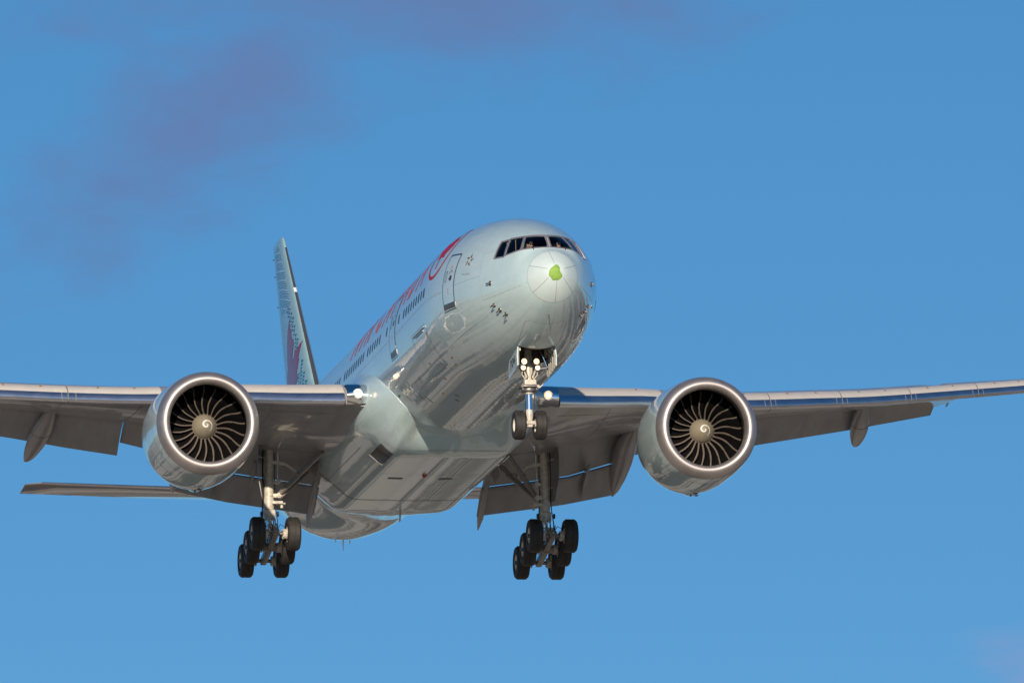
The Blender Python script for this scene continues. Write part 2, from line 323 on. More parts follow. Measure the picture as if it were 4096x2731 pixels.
# radome
xr = np.linspace(0, math.sqrt(.775), 34)**2; xr[0] = 1e-5
P, F = fuse_grid(xr, np.radians(np.linspace(0, 360, 121)), 0.0, False, False)
me = bpy.data.meshes.new('radome'); me.from_pydata([tuple(q) for q in P], [], [tuple(q) for q in F]); bm = bmesh.new(); bm.from_mesh(me); bmesh.ops.remove_doubles(bm, verts=bm.verts, dist=1e-4); bmesh.ops.recalc_face_normals(bm, faces=bm.faces); bm.to_mesh(me); bm.free()
radome = link('radome', me, 'radome', plane, angle=60)
# dark backing ring closing the joint behind the radome
P, F = fuse_grid(np.linspace(.74, .83, 4), np.radians(np.linspace(0, 360, 121)), -.012, False, False)
MB().add(P, F).build('radome_seal', 'lineslim', radome)
# lightning diverter strips: thin raised bars running over the radome towards the tip
for a in (8, 66, 128, 184, 232, 296):
    V = []; a = rad(a)
    for xq in np.linspace(.10, .76, 14):
        for d in (-1, 1):
            for o in (0.0, .008): V.append(fus(np.array(xq), np.array(a+d*.007/float(fz(xq)[2])), o))
    F = []
    for i in range(13):
        k = 4*i; F += [(k+1, k+3, k+7, k+5), (k, k+1, k+5, k+4), (k+2, k+6, k+7, k+3)]
    F += [(0, 2, 3, 1), (52, 53, 55, 54)]
    MB().add(V, F).build('diverter_strip', 'lineslim', radome, False)
# irregular green patch of bare primer at the very tip, lumpy and a little proud
gp = [(1000, 700), (1003, 660), (1020, 625), (1040, 598), (1075, 572), (1100, 552), (1120, 537), (1150, 542), (1168, 560), (1182, 590), (1184, 640), (1190, 665), (1212, 690), (1226, 718), (1220, 745), (1195, 772), (1165, 797), (1110, 800), (1068, 802), (1050, 780), (1030, 752), (1005, 730)]
gpl = [(-(u-1122)*.2424/109, -(v-662)*.2424/109) for u, v in gp]
random.seed(4)
def noseface(a, b, off):
    """point of the nose seen straight from ahead at lateral a (starboard +) and height b above the tip"""
    lo, hi = 1e-6, 1.2
    for _ in range(40):
        x = (lo+hi)/2; zt, zb, w, zc = [float(q) for q in fz(x)]; z = b-.93; h = zt-zc if z > zc else zc-zb
        if (a/w)**2+((z-zc)/h)**2 < 1: hi = x
        else: lo = x
    return (hi-off, a, b-.93)
V = []; F = []; n = len(gpl); rr = [0.0, .25, .5, .75, .92, 1.0]; cx, cy = np.mean([q[0] for q in gpl]), np.mean([q[1] for q in gpl])
for k, f in enumerate(rr):
    for (a, b) in gpl: V.append(noseface(cx+(a-cx)*f, cy+(b-cy)*f, (.016 if f < .95 else .003)+(random.uniform(-.006, .006) if .1 < f < .9 else 0)))
for k in range(len(rr)-1):
    for i in range(n): F.append((k*n+i, k*n+(i+1) % n, (k+1)*n+(i+1) % n, (k+1)*n+i))
gpo = MB().add(V, F).build('primer_patch', 'green', radome); tag(gpo, 'lumpy lime green patch on the nose tip')

# ---- decals that follow the skin
def cyl(p, q, x0, th0, off=0.007, nose=1):
    """2-D mark (p towards the nose, q up) laid on the fuselage round (x0, th0); starboard for th0 < pi"""
    x = x0-p; r = 3.1; return fus(np.array(x), np.array(th0-(q/r if th0 < math.pi else -q/r)), off)
def flat_to_mesh(bm, step=.12):
    for ax in (0, 1):
        vs = [v.co[ax] for v in bm.verts]
        if not vs: continue
        for c in np.arange(math.floor(min(vs)/step)*step+step, max(vs), step):
            no = [0, 0, 0]; no[ax] = 1; co = [0, 0, 0]; co[ax] = c
            bmesh.ops.bisect_plane(bm, geom=bm.verts[:]+bm.edges[:]+bm.faces[:], plane_co=co, plane_no=no)
    bmesh.ops.triangulate(bm, faces=bm.faces[:])
def polys(mb, ps, fn, step=.12, mi=0):
    """flat polygons (lists of 2-D points), cut on a grid and mapped by fn(p, q) into 3-D"""
    bm = bmesh.new()
    for q in ps:
        f = bm.faces.new([bm.verts.new((a, b, 0)) for a, b in q])
    bmesh.ops.triangulate(bm, faces=bm.faces[:], ngon_method='EAR_CLIP'); flat_to_mesh(bm, step); bm.verts.index_update()
    mb.add([fn(v.co.x, v.co.y) for v in bm.verts], [tuple(v.index for v in f.verts) for f in bm.faces], mi); bm.free(); return mb
def text_polys(mb, s, w, h, fn, cx=0, cy=0, step=.12, bold=0.0, mi=0):
    """letters set w wide and h tall with their middle at (cx, cy)"""
    cu = bpy.data.curves.new('lettering', 'FONT'); cu.body = s; cu.fill_mode = 'FRONT'; cu.offset = bold; cu.resolution_u = 4
    ob = bpy.data.objects.new('lettering', cu); COL.objects.link(ob); dg = bpy.context.evaluated_depsgraph_get(); tm = bpy.data.meshes.new_from_object(ob.evaluated_get(dg))
    bm = bmesh.new(); bm.from_mesh(tm); xs = [v.co.x for v in bm.verts]; ys = [v.co.y for v in bm.verts]; x0, x1, y0, y1 = min(xs), max(xs), min(ys), max(ys)
    for v in bm.verts: v.co = Vector((cx+((v.co.x-x0)/(x1-x0)-.5)*w, cy+((v.co.y-y0)/(y1-y0)-.5)*h, 0))
    flat_to_mesh(bm, step); bm.verts.index_update(); mb.add([fn(v.co.x, v.co.y) for v in bm.verts], [tuple(v.index for v in f.verts) for f in bm.faces], mi)
    bm.free(); bpy.data.objects.remove(ob); bpy.data.meshes.remove(tm); bpy.data.curves.remove(cu); return mb
def stroke(pts, w, closed=False):
    """a polyline as short quads of width w"""
    out = []; n = len(pts)
    for i in range(n if closed else n-1):
        a, b = np.array(pts[i], float), np.array(pts[(i+1) % n], float); d = b-a; L = np.linalg.norm(d)
        if L < 1e-9: continue
        d /= L; q = np.array([-d[1], d[0]])*w/2; a = a-d*w*.25; b = b+d*w*.25
        out.append([tuple(a-q), tuple(b-q), tuple(b+q), tuple(a+q)])
    return out
def xt(x, thd, off=.007): return fus(np.array(float(x)), np.array(rad(float(thd))), off)
# airline name in big red capitals, tail to nose on the starboard side; the same on the far side, where it also reads left to right
def titles(side):
    items = [('A', 26.55, 1.25), ('I', 25.15, .26), ('R', 23.62, 1.1), ('C', 21.35, 1.2), ('A', 19.5, 1.25), ('N', 17.6, 1.15), ('A', 15.75, 1.25), ('D', 13.95, 1.1), ('A', 12.10, 1.25)]
    for k, (ch, x, w) in enumerate(items):
        if k in (0, 3): mb = MB()
        if side < 0: x = 12.1+26.5-x
        fn = (lambda p, q, x=x: cyl(p, q, x, rad(52.5))) if side > 0 else (lambda p, q, x=x: fus(np.array(x+p), np.array(-rad(52.5)+q/3.1), .007))
        text_polys(mb, ch, w, 2.05, fn, bold=.012)
        if k in (2, 8): mb.build('title_lettering', 'red', fuselage)
titles(1); titles(-1)
LEAF = [(0, 1), (.17, .70), (.36, .80), (.27, .36), (.52, .62), (.57, .45), (.90, .52), (.78, .22), (.92, .12), (.48, -.26), (.55, -.42), (.06, -.36), (.07, -.85), (-.07, -.85), (-.06, -.36), (-.55, -.42), (-.48, -.26), (-.92, .12), (-.78, .22), (-.90, .52), (-.57, .45), (-.52, .62), (-.27, .36), (-.36, .80), (-.17, .70)]
def roundel(side):
    fn = (lambda p, q: cyl(p, q, 9.15, rad(50.5))) if side > 0 else (lambda p, q: fus(np.array(9.15+p), np.array(-rad(50.5)+q/3.1), .007))
    mb = MB(); n = 56; ring = [(math.cos(2*math.pi*k/n), math.sin(2*math.pi*k/n)) for k in range(n)]
    R1, R0 = 1.33, 1.19
    polys(mb, [[(R0*ring[k][0], R0*ring[k][1]), (R1*ring[k][0], R1*ring[k][1]), (R1*ring[(k+1) % n][0], R1*ring[(k+1) % n][1]), (R0*ring[(k+1) % n][0], R0*ring[(k+1) % n][1])] for k in range(n) if not 12 <= k <= 15], fn)
    polys(mb, [[(a*.96, b*1.0-.02) for a, b in LEAF]], fn); return mb.build('maple_leaf_roundel', 'magenta', fuselage)
roundel(1); roundel(-1)
# five pointed emblem made of two-tone darts, with the alliance name under it
def emblem(side):
    fn = (lambda p, q: cyl(p, q, 5.08, rad(66.5), .006)) if side > 0 else (lambda p, q: fus(np.array(5.08+p), np.array(-rad(66.5)+q/3.1), .006))
    mb = MB()
    for k in range(5):
        a = rad(90+72*k); rot = lambda x, y: (x*math.cos(a)-y*math.sin(a), x*math.sin(a)+y*math.cos(a))
        polys(mb, [[rot(.36, .0), rot(.15, .10), rot(.11, -.02)]], fn, mi=0); polys(mb, [[rot(.36, .0), rot(.11, -.02), rot(.13, -.13)]], fn, mi=1)
    text_polys(MB(), 'STAR ALLIANCE', .72, .085, fn, 0, -.66, bold=0).build('alliance_name', 'text', fuselage)
    return mb.build('alliance_emblem', ['emlight', 'emdark'], fuselage)
emblem(1); emblem(-1)
# cabin windows: one mesh per side, one object per window
def rrect(w, h, r, n=5):
    out = []
    for cx, cy, a0 in ((w/2-r, h/2-r, 0), (-w/2+r, h/2-r, 90), (-w/2+r, -h/2+r, 180), (w/2-r, -h/2+r, 270)):
        for k in range(n): a = rad(a0+90*k/(n-1)); out.append((cx+r*math.cos(a), cy+r*math.sin(a)))
    return out
WX = [10.24+.533*k for k in range(9)]+[15.56, 18.22]+[19.77+.533*k for k in range(6)]+[23.46+.533*k for k in range(9)]+[28.86+.533*k for k in range(4)]+[33.2+.533*k for k in range(8)]+[39.4+.533*k for k in range(6)]
wmesh = {}
for side in (1, -1):
    first = None
    for x in WX:
        if first is None:
            mb = MB(); fn = lambda p, q: fus(np.array(20.-p), np.array(side*(rad(81.2)-q/3.1)), .004)-np.array([20., 0, 0])
            polys(mb, [rrect(.25, .385, .11)], fn, .1, 0)
            o = mb.build('cabin_window', 'cabin', fuselage); first = o
        else: o = first.copy(); COL.objects.link(o)
        o.location = (x, 0, 0)
# panel joints over the nose and along the body
mb = MB(); sk = lambda pts, w, fn=None: polys(mb, stroke(pts, w), fn or (lambda a, b: xt(a, b*10, .003)), .5)
def jl(pts, w=.018):
    w = w*.7
    """joint drawn through (x, th in degrees) points"""
    V = []; F = []
    q = []
    for (x0, t0), (x1, t1) in zip(pts[:-1], pts[1:]):
        n = max(2, int(max(abs(x1-x0)/.4, abs(t1-t0)/4))+1)
        q += [(x0+(x1-x0)*k/n, t0+(t1-t0)*k/n) for k in range(n)]
    q.append(pts[-1])
    for i, (x, tt) in enumerate(q):
        x2, t2 = q[min(i+1, len(q)-1)]; x1, t1 = q[max(i-1, 0)]; dx = x2-x1; ds = rad(t2-t1)*max(.5, float(fz(x)[2])); L = math.hypot(dx, ds)+1e-9; nx, ns = -ds/L*w/2, dx/L*w/2; R = max(.5, float(fz(x)[2]))
        V += [xt(x+nx, tt+math.degrees(ns/R), .003), xt(x-nx, tt-math.degrees(ns/R), .003)]
    F = [(2*i, 2*i+1, 2*i+3, 2*i+2) for i in range(len(q)-1)]; mb.add(V, F)
for s in (lambda tt: tt, lambda tt: 360-tt):
    J = lambda pts, w=.018: jl([(x, s(tt)) for x, tt in pts], w)
    J([(.80, 103.6), (3.73, 105.2)], .014); J([(3.84, 81.9), (6.05, 86.5)], .014); J([(7.42, 88.4), (16.1, 90)], .016); J([(17.6, 90), (45, 90)], .016)
    J([(3.87, 120.9), (8.8, 127.1), (18.5, 128.5)], .018); J([(4.0, 60.7), (3.35, 55.3)], .012); J([(3.84, 81.9), (3.73, 105.2)], .012); J([(3.84, 81.9), (4.0, 60.7)], .010); J([(5.3, 36), (8, 43)], .012)
    J([(9.35, 78), (9.3, 87)], .014); J([(9.02, 78), (8.97, 87)], .014)
    J([(2.21, 151.6), (4.12, 161)], .022); J([(2.21, 151.6), (2.05, 156), (2.02, 165), (2.02, 180)], .016)
    J([(13.25, 101), (13.2, 118), (13.2, 128.5)], .02); J([(10.42, 120), (10.4, 129.5), (10.4, 135)], .02); J([(10.4, 137), (10.4, 152), (15.5, 152)], .016)
mb.build('panel_joint', 'lineslim', fuselage, False)

# ---- doors
def shell(mb, poly, x0, th0, off, thick, step=.15, mi=0, side=1):
    """a thin slab over the skin with the outline poly (p towards the nose, q up)"""
    f = (lambda p, q, o: fus(np.array(x0-p), np.array(side*(rad(th0)-q/3.1)), o))
    polys(mb, [poly], lambda p, q: f(p, q, off+thick), step, mi)
    n = len(poly); V = []; 
    for p, q in poly: V += [f(p, q, off-.02), f(p, q, off+thick)]
    mb.add(V, [(2*i, 2*i+1, 2*((i+1) % n)+1, 2*((i+1) % n)) for i in range(n)], mi); return mb
def door(xc, w, zlo, zhi, lab, side=1, arrow=True):
    tl, th_ = [math.degrees(math.acos(max(-1, min(1, (z+.30)/3.1)))) for z in (zlo, zhi)]; tm = (tl+th_)/2; h = rad(tl-th_)*3.1
    o = shell(MB(), rrect(w, h, .10), xc, tm, 0, .012, side=side).build('passenger_door', 'body', plane); tag(o, lab)
    fn = lambda p, q: fus(np.array(xc-p), np.array(side*(rad(tm)-q/3.1)), .0155)
    mb = MB(); polys(mb, stroke(rrect(w+.02, h+.02, .10), .058, True), fn, .2); mb.build('door_outline', 'tealdark', o, False)
    mb = MB(); shell(mb, [(-w/2-.03, -h/2-.19), (w/2+.03, -h/2-.19), (w/2+.03, -h/2-.02), (-w/2-.03, -h/2-.02)], xc, tm, 0, .022 if side > 0 else .008, side=side); mb.build('door_sill', 'steel', o, False)
    mb = MB(); polys(mb, stroke([(-w/2-.1, -h/2-.26), (w/2+.06, -h/2-.26)], .03), fn, .2); mb.build('sill_seam', 'tealdark', o, False)
    mb = MB(); polys(mb, stroke([(-w/2, h/2+.02), (w/2, h/2+.02)], .07), fn, .2); mb.build('door_gutter', 'steel', o, False)
    s = -1 if side > 0 else -1
    mb = MB(); polys(mb, stroke([(q[0]-.34, q[1]+.1) for q in rrect(.16, .44, .075)], .035, True), fn, .2); mb.build('door_window', 'emdark', o, False)
    if arrow:
        mb = MB(); polys(mb, [[(-.02, -.02), (.16, -.13), (.16, -.06), (.30, -.06), (.30, .0), (.21, .0), (.21, .03), (.30, .03), (.30, .08), (.16, .08), (.16, .13)]], fn, .2)
        a = [(.17+.12*math.cos(rad(t_)), .20+.12*math.sin(rad(t_))) for t_ in range(20, 161, 20)]; polys(mb, stroke(a, .03), fn, .2); mb.build('handle_marking', 'emdark', o, False)
        mb = MB()
        for (a, b_, c, d) in ((.10, .46, .22, .14), (.0, -.52, .12, .16), (.0, .22, .08, .10)):
            for k in range(4): y = b_+d*(k/3-.5); polys(mb, stroke([(a-c/2, y), (a+c/2*(.6+.4*((k*7) % 3)/2), y)], .018), fn, .3)
        mb.build('door_placard', 'orange' if not arrow else 'red', o, False)
    return o
door(6.74, 1.16, -.78, 1.22, 'front door with dark outline beside the alliance emblem'); door(6.74, 1.16, -.78, 1.22, None, -1)
door(16.88, 1.12, -.82, 1.22, 'second door behind the first group of cabin windows'); door(16.88, 1.12, -.82, 1.22, None, -1)
# forward cargo door on the starboard flank
o = shell(MB(), rrect(2.6, 1.75, .08), 11.72, 118.5, 0, .006).build('cargo_door', 'body', plane)
fn = lambda p, q: fus(np.array(11.72-p), np.array(rad(118.5)-q/3.1), .009)
mb = MB(); polys(mb, stroke(rrect(2.62, 1.77, .08), .022, True), fn, .2); mb.build('cargo_door_outline', 'lineslim', o, False)
mb = MB(); mb.tube([fus(np.array(x), np.array(rad(104)), .035) for x in np.linspace(10.5, 12.9, 9)], .018, 8); mb.tube([fus(np.array(x), np.array(rad(105.5)), .02) for x in np.linspace(10.9, 12.4, 7)], .018, 8); mb.build('door_hinge', 'frame', o)
mb = MB(); polys(mb, [rrect(.12, .22, .02)], lambda p, q: fus(np.array(10.55-p), np.array(rad(110)-q/3.1), .012), .2); mb.build('cargo_placard', 'orange', o, False)
# little drains, vents and static marks on the lower body
mb = MB()
for x, tt, w, h in ((14.9, 129, .28, .06), (16.6, 139, .38, .07), (16.2, 143, .38, .07), (12.3, 126, .10, .14), (13.4, 155, .18, .14), (14.1, 158, .16, .14), (25, 99, .1, .1), (19.0, 126.5, .08, .25)):
    polys(mb, [rrect(h, w, .025)], lambda p, q: fus(np.array(x-p), np.array(rad(tt)-q/3.1), .006), .2)
mb.build('drain_vent', 'emdark', fuselage, False)
mb = MB()
for x, tt in ((9.6, 139), (9.3, 133.5), (12.2, 141), (14.2, 147)): polys(mb, [rrect(.16, .09, .02)], lambda p, q: fus(np.array(x-p), np.array(rad(tt)-q/3.1), .006), .2)
mb.build('orange_placard', 'orange', fuselage, False)
# probes: pitot tubes (bent L), angle of attack vanes and small blades
def probe(x, tt, L=.17, kind='pitot'):
    b = Vector(xt(x, tt, 0)); n = (Vector(xt(x, tt, .1))-b).normalized(); f = Vector((-1, 0, 0)); f = (f-n*f.dot(n)).normalized(); mb = MB()
    if kind == 'pitot':
        mb.tube([b-n*.02, b+n*.05, b+n*L*.8, b+n*L], [.06, .032, .022, .020], 10); mb.tube([b+n*(L-.01)-f*.03, b+n*L+f*.10, b+n*L+f*.26], [.022, .022, .014], 10)
        mb.lathe([(0.0, .085), (.012, .08), (.016, .0)], b, n, 18)
    else:
        mb.lathe([(0.0, .10), (.02, .09), (.03, .03), (.10, .022), (.11, .0)], b, n, 18); side = n.cross(f); mb.bar(b+n*.08-f*.02, b+n*.08-f*.20, .012, .05, .003)
    return mb.build('pitot_probe' if kind == 'pitot' else 'air_data_vane', 'steel', fuselage)
for s in (lambda a: a, lambda a: 360-a): probe(3.10, s(113.9)); probe(2.69, s(128.7)); probe(2.90, s(121.2), .1, 'v'); probe(3.05, s(90.3), .1, 'v')
b = Vector(xt(1.42, 178, 0)); MB().tube([b, b+Vector((.02, 0, -.10)), b+Vector((.06, 0, -.13))], [.03, .022, .015], 8).build('temperature_probe', 'steel', fuselage)
def blade_antenna(x, z, y=0, L=.45, h=.42):
    mb = MB(); rings = []
    for k, (c, hh) in enumerate(((1, 0), (.8, .5), (.45, 1))): rings.append([(x+L*(.5*(1-c)*.6)+L*c*u, y+.028*c*v, z-h*hh) for u, v in ((0, 0), (.3, 1), (.7, .8), (1, 0), (.7, -.8), (.3, -1))])
    mb.loft(rings); return mb.build('blade_antenna', 'white', fuselage)
blade_antenna(46.2, -3.08, .0, .5, .45); blade_antenna(44.6, -3.27, .6, .35, .22); blade_antenna(47.6, -2.85, -.5, .3, .2)
blade_antenna(12.4, -3.40, -.35, .25, .12); blade_antenna(16.5, -3.38, -.7, .25, .12); blade_antenna(18.3, -3.38, .5, .25, .12)

# ------------------------------------------------------------------ cockpit
def offset_poly(q, d):
    """grow a (bearing, height) quad by d metres"""
    k = 2.45*math.pi/180; pts = [np.array((a*k, b)) for a, b in q]; n = len(pts); out = []
    for i in range(n):
        p0, p1, p2 = pts[i-1], pts[i], pts[(i+1) % n]; e1 = (p1-p0)/np.linalg.norm(p1-p0); e2 = (p2-p1)/np.linalg.norm(p2-p1)
        n1, n2 = np.array([e1[1], -e1[0]]), np.array([e2[1], -e2[0]]); m = (n1+n2)/np.linalg.norm(n1+n2); m = m/max(.35, m@n1); o = p1+m*d; out.append((o[0]/k, o[1]))
    return out
def dense(q, n=14): return [tuple(np.array(q[i])*(1-k/n)+np.array(q[(i+1) % len(q)])*k/n) for i in range(len(q)) for k in range(n)]
for side in (1, -1):
    for k, q in enumerate(PANES):
        P = quadpatch(offset_poly(q, .02), -.012); P[..., 1] *= side
        o = MB().add(P.reshape(-1, 3), gridfaces(10, 16)).build('windshield_pane', 'glass', plane)
        if o.data.polygons[70].normal.dot(o.data.polygons[70].center-Vector((4.5, 0, .4))) < 0: o.data.flip_normals()
        inn, outr = dense(q), dense(offset_poly(q, .048)); rings = []
        for pl, off in ((inn, -.02), (inn, .010), (outr, .014), (outr, -.01)):
            a = np.array(pl); P = npt(np.radians(a[:, 0]), a[:, 1], off); P[:, 1] *= side; rings.append(P)
        n = len(inn); V = np.concatenate(rings); F = [(j*n+i, j*n+(i+1) % n, (j+1)*n+(i+1) % n, (j+1)*n+i) for j in range(3) for i in range(n)]
        MB().add(V, F).build('window_frame', 'frame', o)
        if k == 0:
            pts = [npt(np.array(rad(a)), np.array(z), .035)*np.array([1, side, 1]) for a, z in ((8, .20), (11, .215), (17, .225))]
            mb = MB().tube(pts, .012, 6); mb.tube([npt(np.array(rad(10)), np.array(.10), .02)*np.array([1, side, 1]), pts[1]], .014, 6); mb.build('wiper', 'black', o)
# dark top edge strip over the windows
V = []; phs = np.radians(np.linspace(-37, 37, 61)); zt_ = lambda a: float(np.interp(abs(a), [0, 1.3, 17, 18.6, 34.3, 37], [.79, .79, .83, .84, .855, .83]))
P, F = fuse_grid(np.linspace(1.0, 4.4, 90), np.radians(np.linspace(-115, 115, 200)), -.07, True, False)
liner = MB().add(P, F)
bk = [fus(np.array(4.35), np.array(a), -.05) for a in np.radians(np.linspace(0, 360, 40, endpoint=False))]; liner.add(bk, [tuple(range(40))])
fl = [(1.75, -1.15, -.35), (1.75, 1.15, -.35), (4.35, 2.1, -.35), (4.35, -2.1, -.35)]; liner.add(fl, [(0, 1, 2, 3)])
deck = liner.build('cockpit_lining', 'liner', plane)
mb = MB(); mb.box((1.78, 0, -.10), (.5, 1.5, .16), None, .03); mb.build('glareshield', 'liner', deck)
for s in (1, -1):
    mb = MB(); mb.box((2.9, s*1.25, .42), (.10, .02, .5), None, .004); mb.box((2.55, s*1.0, .50), (.04, .02, .42), None, .004); mb.build('sunshade', 'tan', deck)
    mb = MB(); mb.box((2.78, s*.55, .02), (.14, .5, .9), Matrix.Rotation(rad(8), 3, 'Y'), .05); mb.box((2.84, s*.55, .54), (.10, .28, .22), None, .04); mb.build('pilot_seat', 'tan', deck)
def skinmesh(name, verts, edges, radii, m, parent=None, root=0, sub=2):
    me = bpy.data.meshes.new(name); me.from_pydata(verts, edges, []); o = bpy.data.objects.new(name, me); COL.objects.link(o)
    sm = o.modifiers.new('skin', 'SKIN'); sm.use_smooth_shade = True; sb = o.modifiers.new('sub', 'SUBSURF'); sb.levels = sub; sb.render_levels = sub
    for i, r in enumerate(radii): d = me.skin_vertices[0].data[i]; d.radius = (r, r) if not isinstance(r, tuple) else r; d.use_root = (i == root)
    dg = bpy.context.evaluated_depsgraph_get(); dg.update(); nm = bpy.data.meshes.new_from_object(o.evaluated_get(dg)); bpy.data.objects.remove(o); nm.name = name
    nm.materials.clear(); return link(name, nm, m, parent, True, 180)
def person(y, z, hairm, lab, wave):
    """seated pilot seen from the chest up, local frame: x aft, z up; origin at the seat"""
    b = (2.46, y, z-.80); rt = bpy.data.objects.new('person', None); COL.objects.link(rt); rt.matrix_world = AIR_M@Matrix.Translation(b); tag(rt, lab, 'person', 'pilots in the cockpit')
    v = [(0.0, 0, .08), (.02, 0, .24), (.03, 0, .40), (.02, 0, .54), (0, 0, .62), (-.01, 0, .70), (-.015, 0, .79), (-.01, 0, .86), (-.005, 0, .91)]; r = [(.15, .17), (.14, .16), (.15, .18), (.12, .17), .058, .062, (.088, .078), (.085, .075), .045]; e = [(i, i+1) for i in range(8)]
    for s in (1, -1):
        k = len(v); v += [(.01, s*.19, .53), (-.06, s*.26, .36), (-.28, s*.22, .26), (-.44, s*.16, .27), (-.53, s*.15, .26)]; r += [.062, .052, .042, .034, .03]; e += [(3, k), (k, k+1), (k+1, k+2), (k+2, k+3), (k+3, k+4)]
        h = k+4
        for d in range(5):
            yy = s*(.15+(d-2)*.018); kk = len(v); L = (.055, .085, .092, .086, .07)[d]; v += [(-.57, yy, .265), (-.57-L*.6, yy, .25), (-.57-L, yy, .225)]; r += [.011, .009, .0075]; e += [(h, kk), (kk, kk+1), (kk+1, kk+2)]
    body = skinmesh('body', v, e, r, 'skinface', rt)
    sv_ = [(0.0, 0, .06), (.02, 0, .24), (.03, 0, .40), (.02, 0, .53), (.01, 0, .585)]; sr = [(.165, .185), (.155, .175), (.165, .195), (.13, .185), .075]; se = [(i, i+1) for i in range(4)]
    for s in (1, -1):
        k = len(sv_); sv_ += [(.01, s*.19, .535), (-.06, s*.26, .36), (-.26, s*.225, .27)]; sr += [.075, .066, .056]; se += [(3, k), (k, k+1), (k+1, k+2)]
    skinmesh('uniform_jacket' if not wave else 'uniform_shirt', sv_, se, sr, 'jacket' if not wave else 'shirt', rt)
    mb = MB(); mb.loft([[( -.012+rr*.105*math.cos(a)+.012, rr*.088*math.sin(a), zz) for a in np.linspace(0, 2*math.pi, 16, endpoint=False)] for zz, rr in ((.845, 1.0), (.88, 1.02), (.92, .9), (.95, .6), (.962, .1))]); mb.build('hair', hairm, rt)
    mb = MB(); mb.loft([[(-.098, -.012, .765), (-.098, .012, .765), (-.09, .009, .81), (-.09, -.009, .81)], [(-.118, -.008, .768), (-.118, .008, .768), (-.094, .006, .81), (-.094, -.006, .81)]]); mb.build('nose', 'skinface', rt)
    mb = MB()
    for s in (1, -1): mb.lathe([(0, .0), (0, .028), (.01, .026), (.014, 0)], (-.098, s*.034, .822), (-1, 0, 0), 14)
    mb.bar((-.10, -.02, .825), (-.10, .02, .825), .006, .006, .001); mb.build('sunglasses', 'shades', rt)
    mb = MB(); mb.box((-.088, 0, .735), (.012, .045, .009), None, .003); mb.build('mouth', 'red', rt)
    return rt
person(.45, .50, 'hair', 'dark haired pilot in sunglasses behind the left windshield pane, the seat nearer the front door', False)
person(-.59, .52, 'greyhair', 'grey haired pilot in white shirt behind the right windshield pane', True)

# ------------------------------------------------------------------ belly fairing
_fs = pchip([88, 92, 98, 103, 110, 118, 126, 134, 145, 153, 165, 180], [26.5, 23.9, 22.3, 21.25, 20.35, 19.75, 19.4, 19.34, 19.8, 20.45, 20.75, 20.8])
_fd = pchip([88, 92, 98, 105, 115, 125, 132, 140, 146, 150, 155, 160, 165, 170, 180], [0, .02, .34, .70, .96, 1.06, 1.05, 1.04, 1.07, 1.02, .875, .745, .645, .575, .52])
_fl = pchip([88, 125, 140, 152, 165, 180], [4.6, 4.6, 3.4, 2.2, 1.6, 1.5])
def sstep(t): t = np.clip(t, 0, 1); return t*t*(3-2*t)
def fair_off(x, thd):
    s = np.clip((x-_fs(thd))/_fl(thd), 0, 1); g = 1-(1-s)**2.4
    return .022+_fd(thd)*g*(1-sstep((x-34.2)/6.5))
def fairpt(x, thd, extra=0.0):
    x, thd = np.broadcast_arrays(np.asarray(x, float), np.asarray(thd, float)); P = fus(x, np.radians(thd)); th = np.radians(thd)
    c = np.cos(th); n = np.stack([np.zeros_like(th), np.sin(th), c], -1); return P+n*(fair_off(x, thd)+extra)[..., None]
INL = (22.1, 24.4, 139.2, 148.0)
tg = np.unique(np.concatenate([np.linspace(88.5, 180, 70), [INL[2], INL[3]]])); sg = np.unique(np.concatenate([np.linspace(0, 1, 60)**1.4, [.5]]))
bf = MB()
for side in (1, -1):
    V = []; n = 0; XS = np.unique(np.concatenate([np.linspace(19.3, 26, 68), np.linspace(26.4, 45.4, 46), [INL[0], INL[1]]]))
    X, T = np.meshgrid(XS, tg, indexing='ij'); S = _fs(T); Xc = np.maximum(X, S); P = fairpt(Xc, T)
    lead = X <= S                      # collapse the part ahead of the front edge onto the edge
    P[..., 1] *= side; nx, nt_ = X.shape; F = []
    for i in range(nx-1):
        for j in range(nt_-1):
            if lead[i+1, j] and lead[i+1, j+1] and lead[i, j] and lead[i, j+1]: continue
            xm, tm = (XS[i]+XS[i+1])/2, (tg[j]+tg[j+1])/2
            if INL[0] < xm < INL[1] and INL[2] < tm < INL[3]: continue
            F.append((i*nt_+j, (i+1)*nt_+j, (i+1)*nt_+j+1, i*nt_+j+1))
    bf.add(P.reshape(-1, 3), F)
    # rolled front lip down to the skin
    E = fairpt(_fs(tg), tg); B = fus(_fs(tg), np.radians(tg), -.01); E[:, 1] *= side; B[:, 1] *= side; m = len(tg); bf.add(np.concatenate([E, B]), [(k, k+1, m+k+1, m+k) for k in range(m-1)])
me = bpy.data.meshes.new('belly_fairing'); me.from_pydata(bf.v, [], bf.f); bm = bmesh.new(); bm.from_mesh(me); bmesh.ops.remove_doubles(bm, verts=bm.verts, dist=2e-4); bmesh.ops.dissolve_degenerate(bm, dist=1e-4, edges=bm.edges[:]); bmesh.ops.recalc_face_normals(bm, faces=bm.faces[:]); bm.to_mesh(me); bm.free()
fairing = link('belly_fairing', me, 'fairing', plane, angle=50)
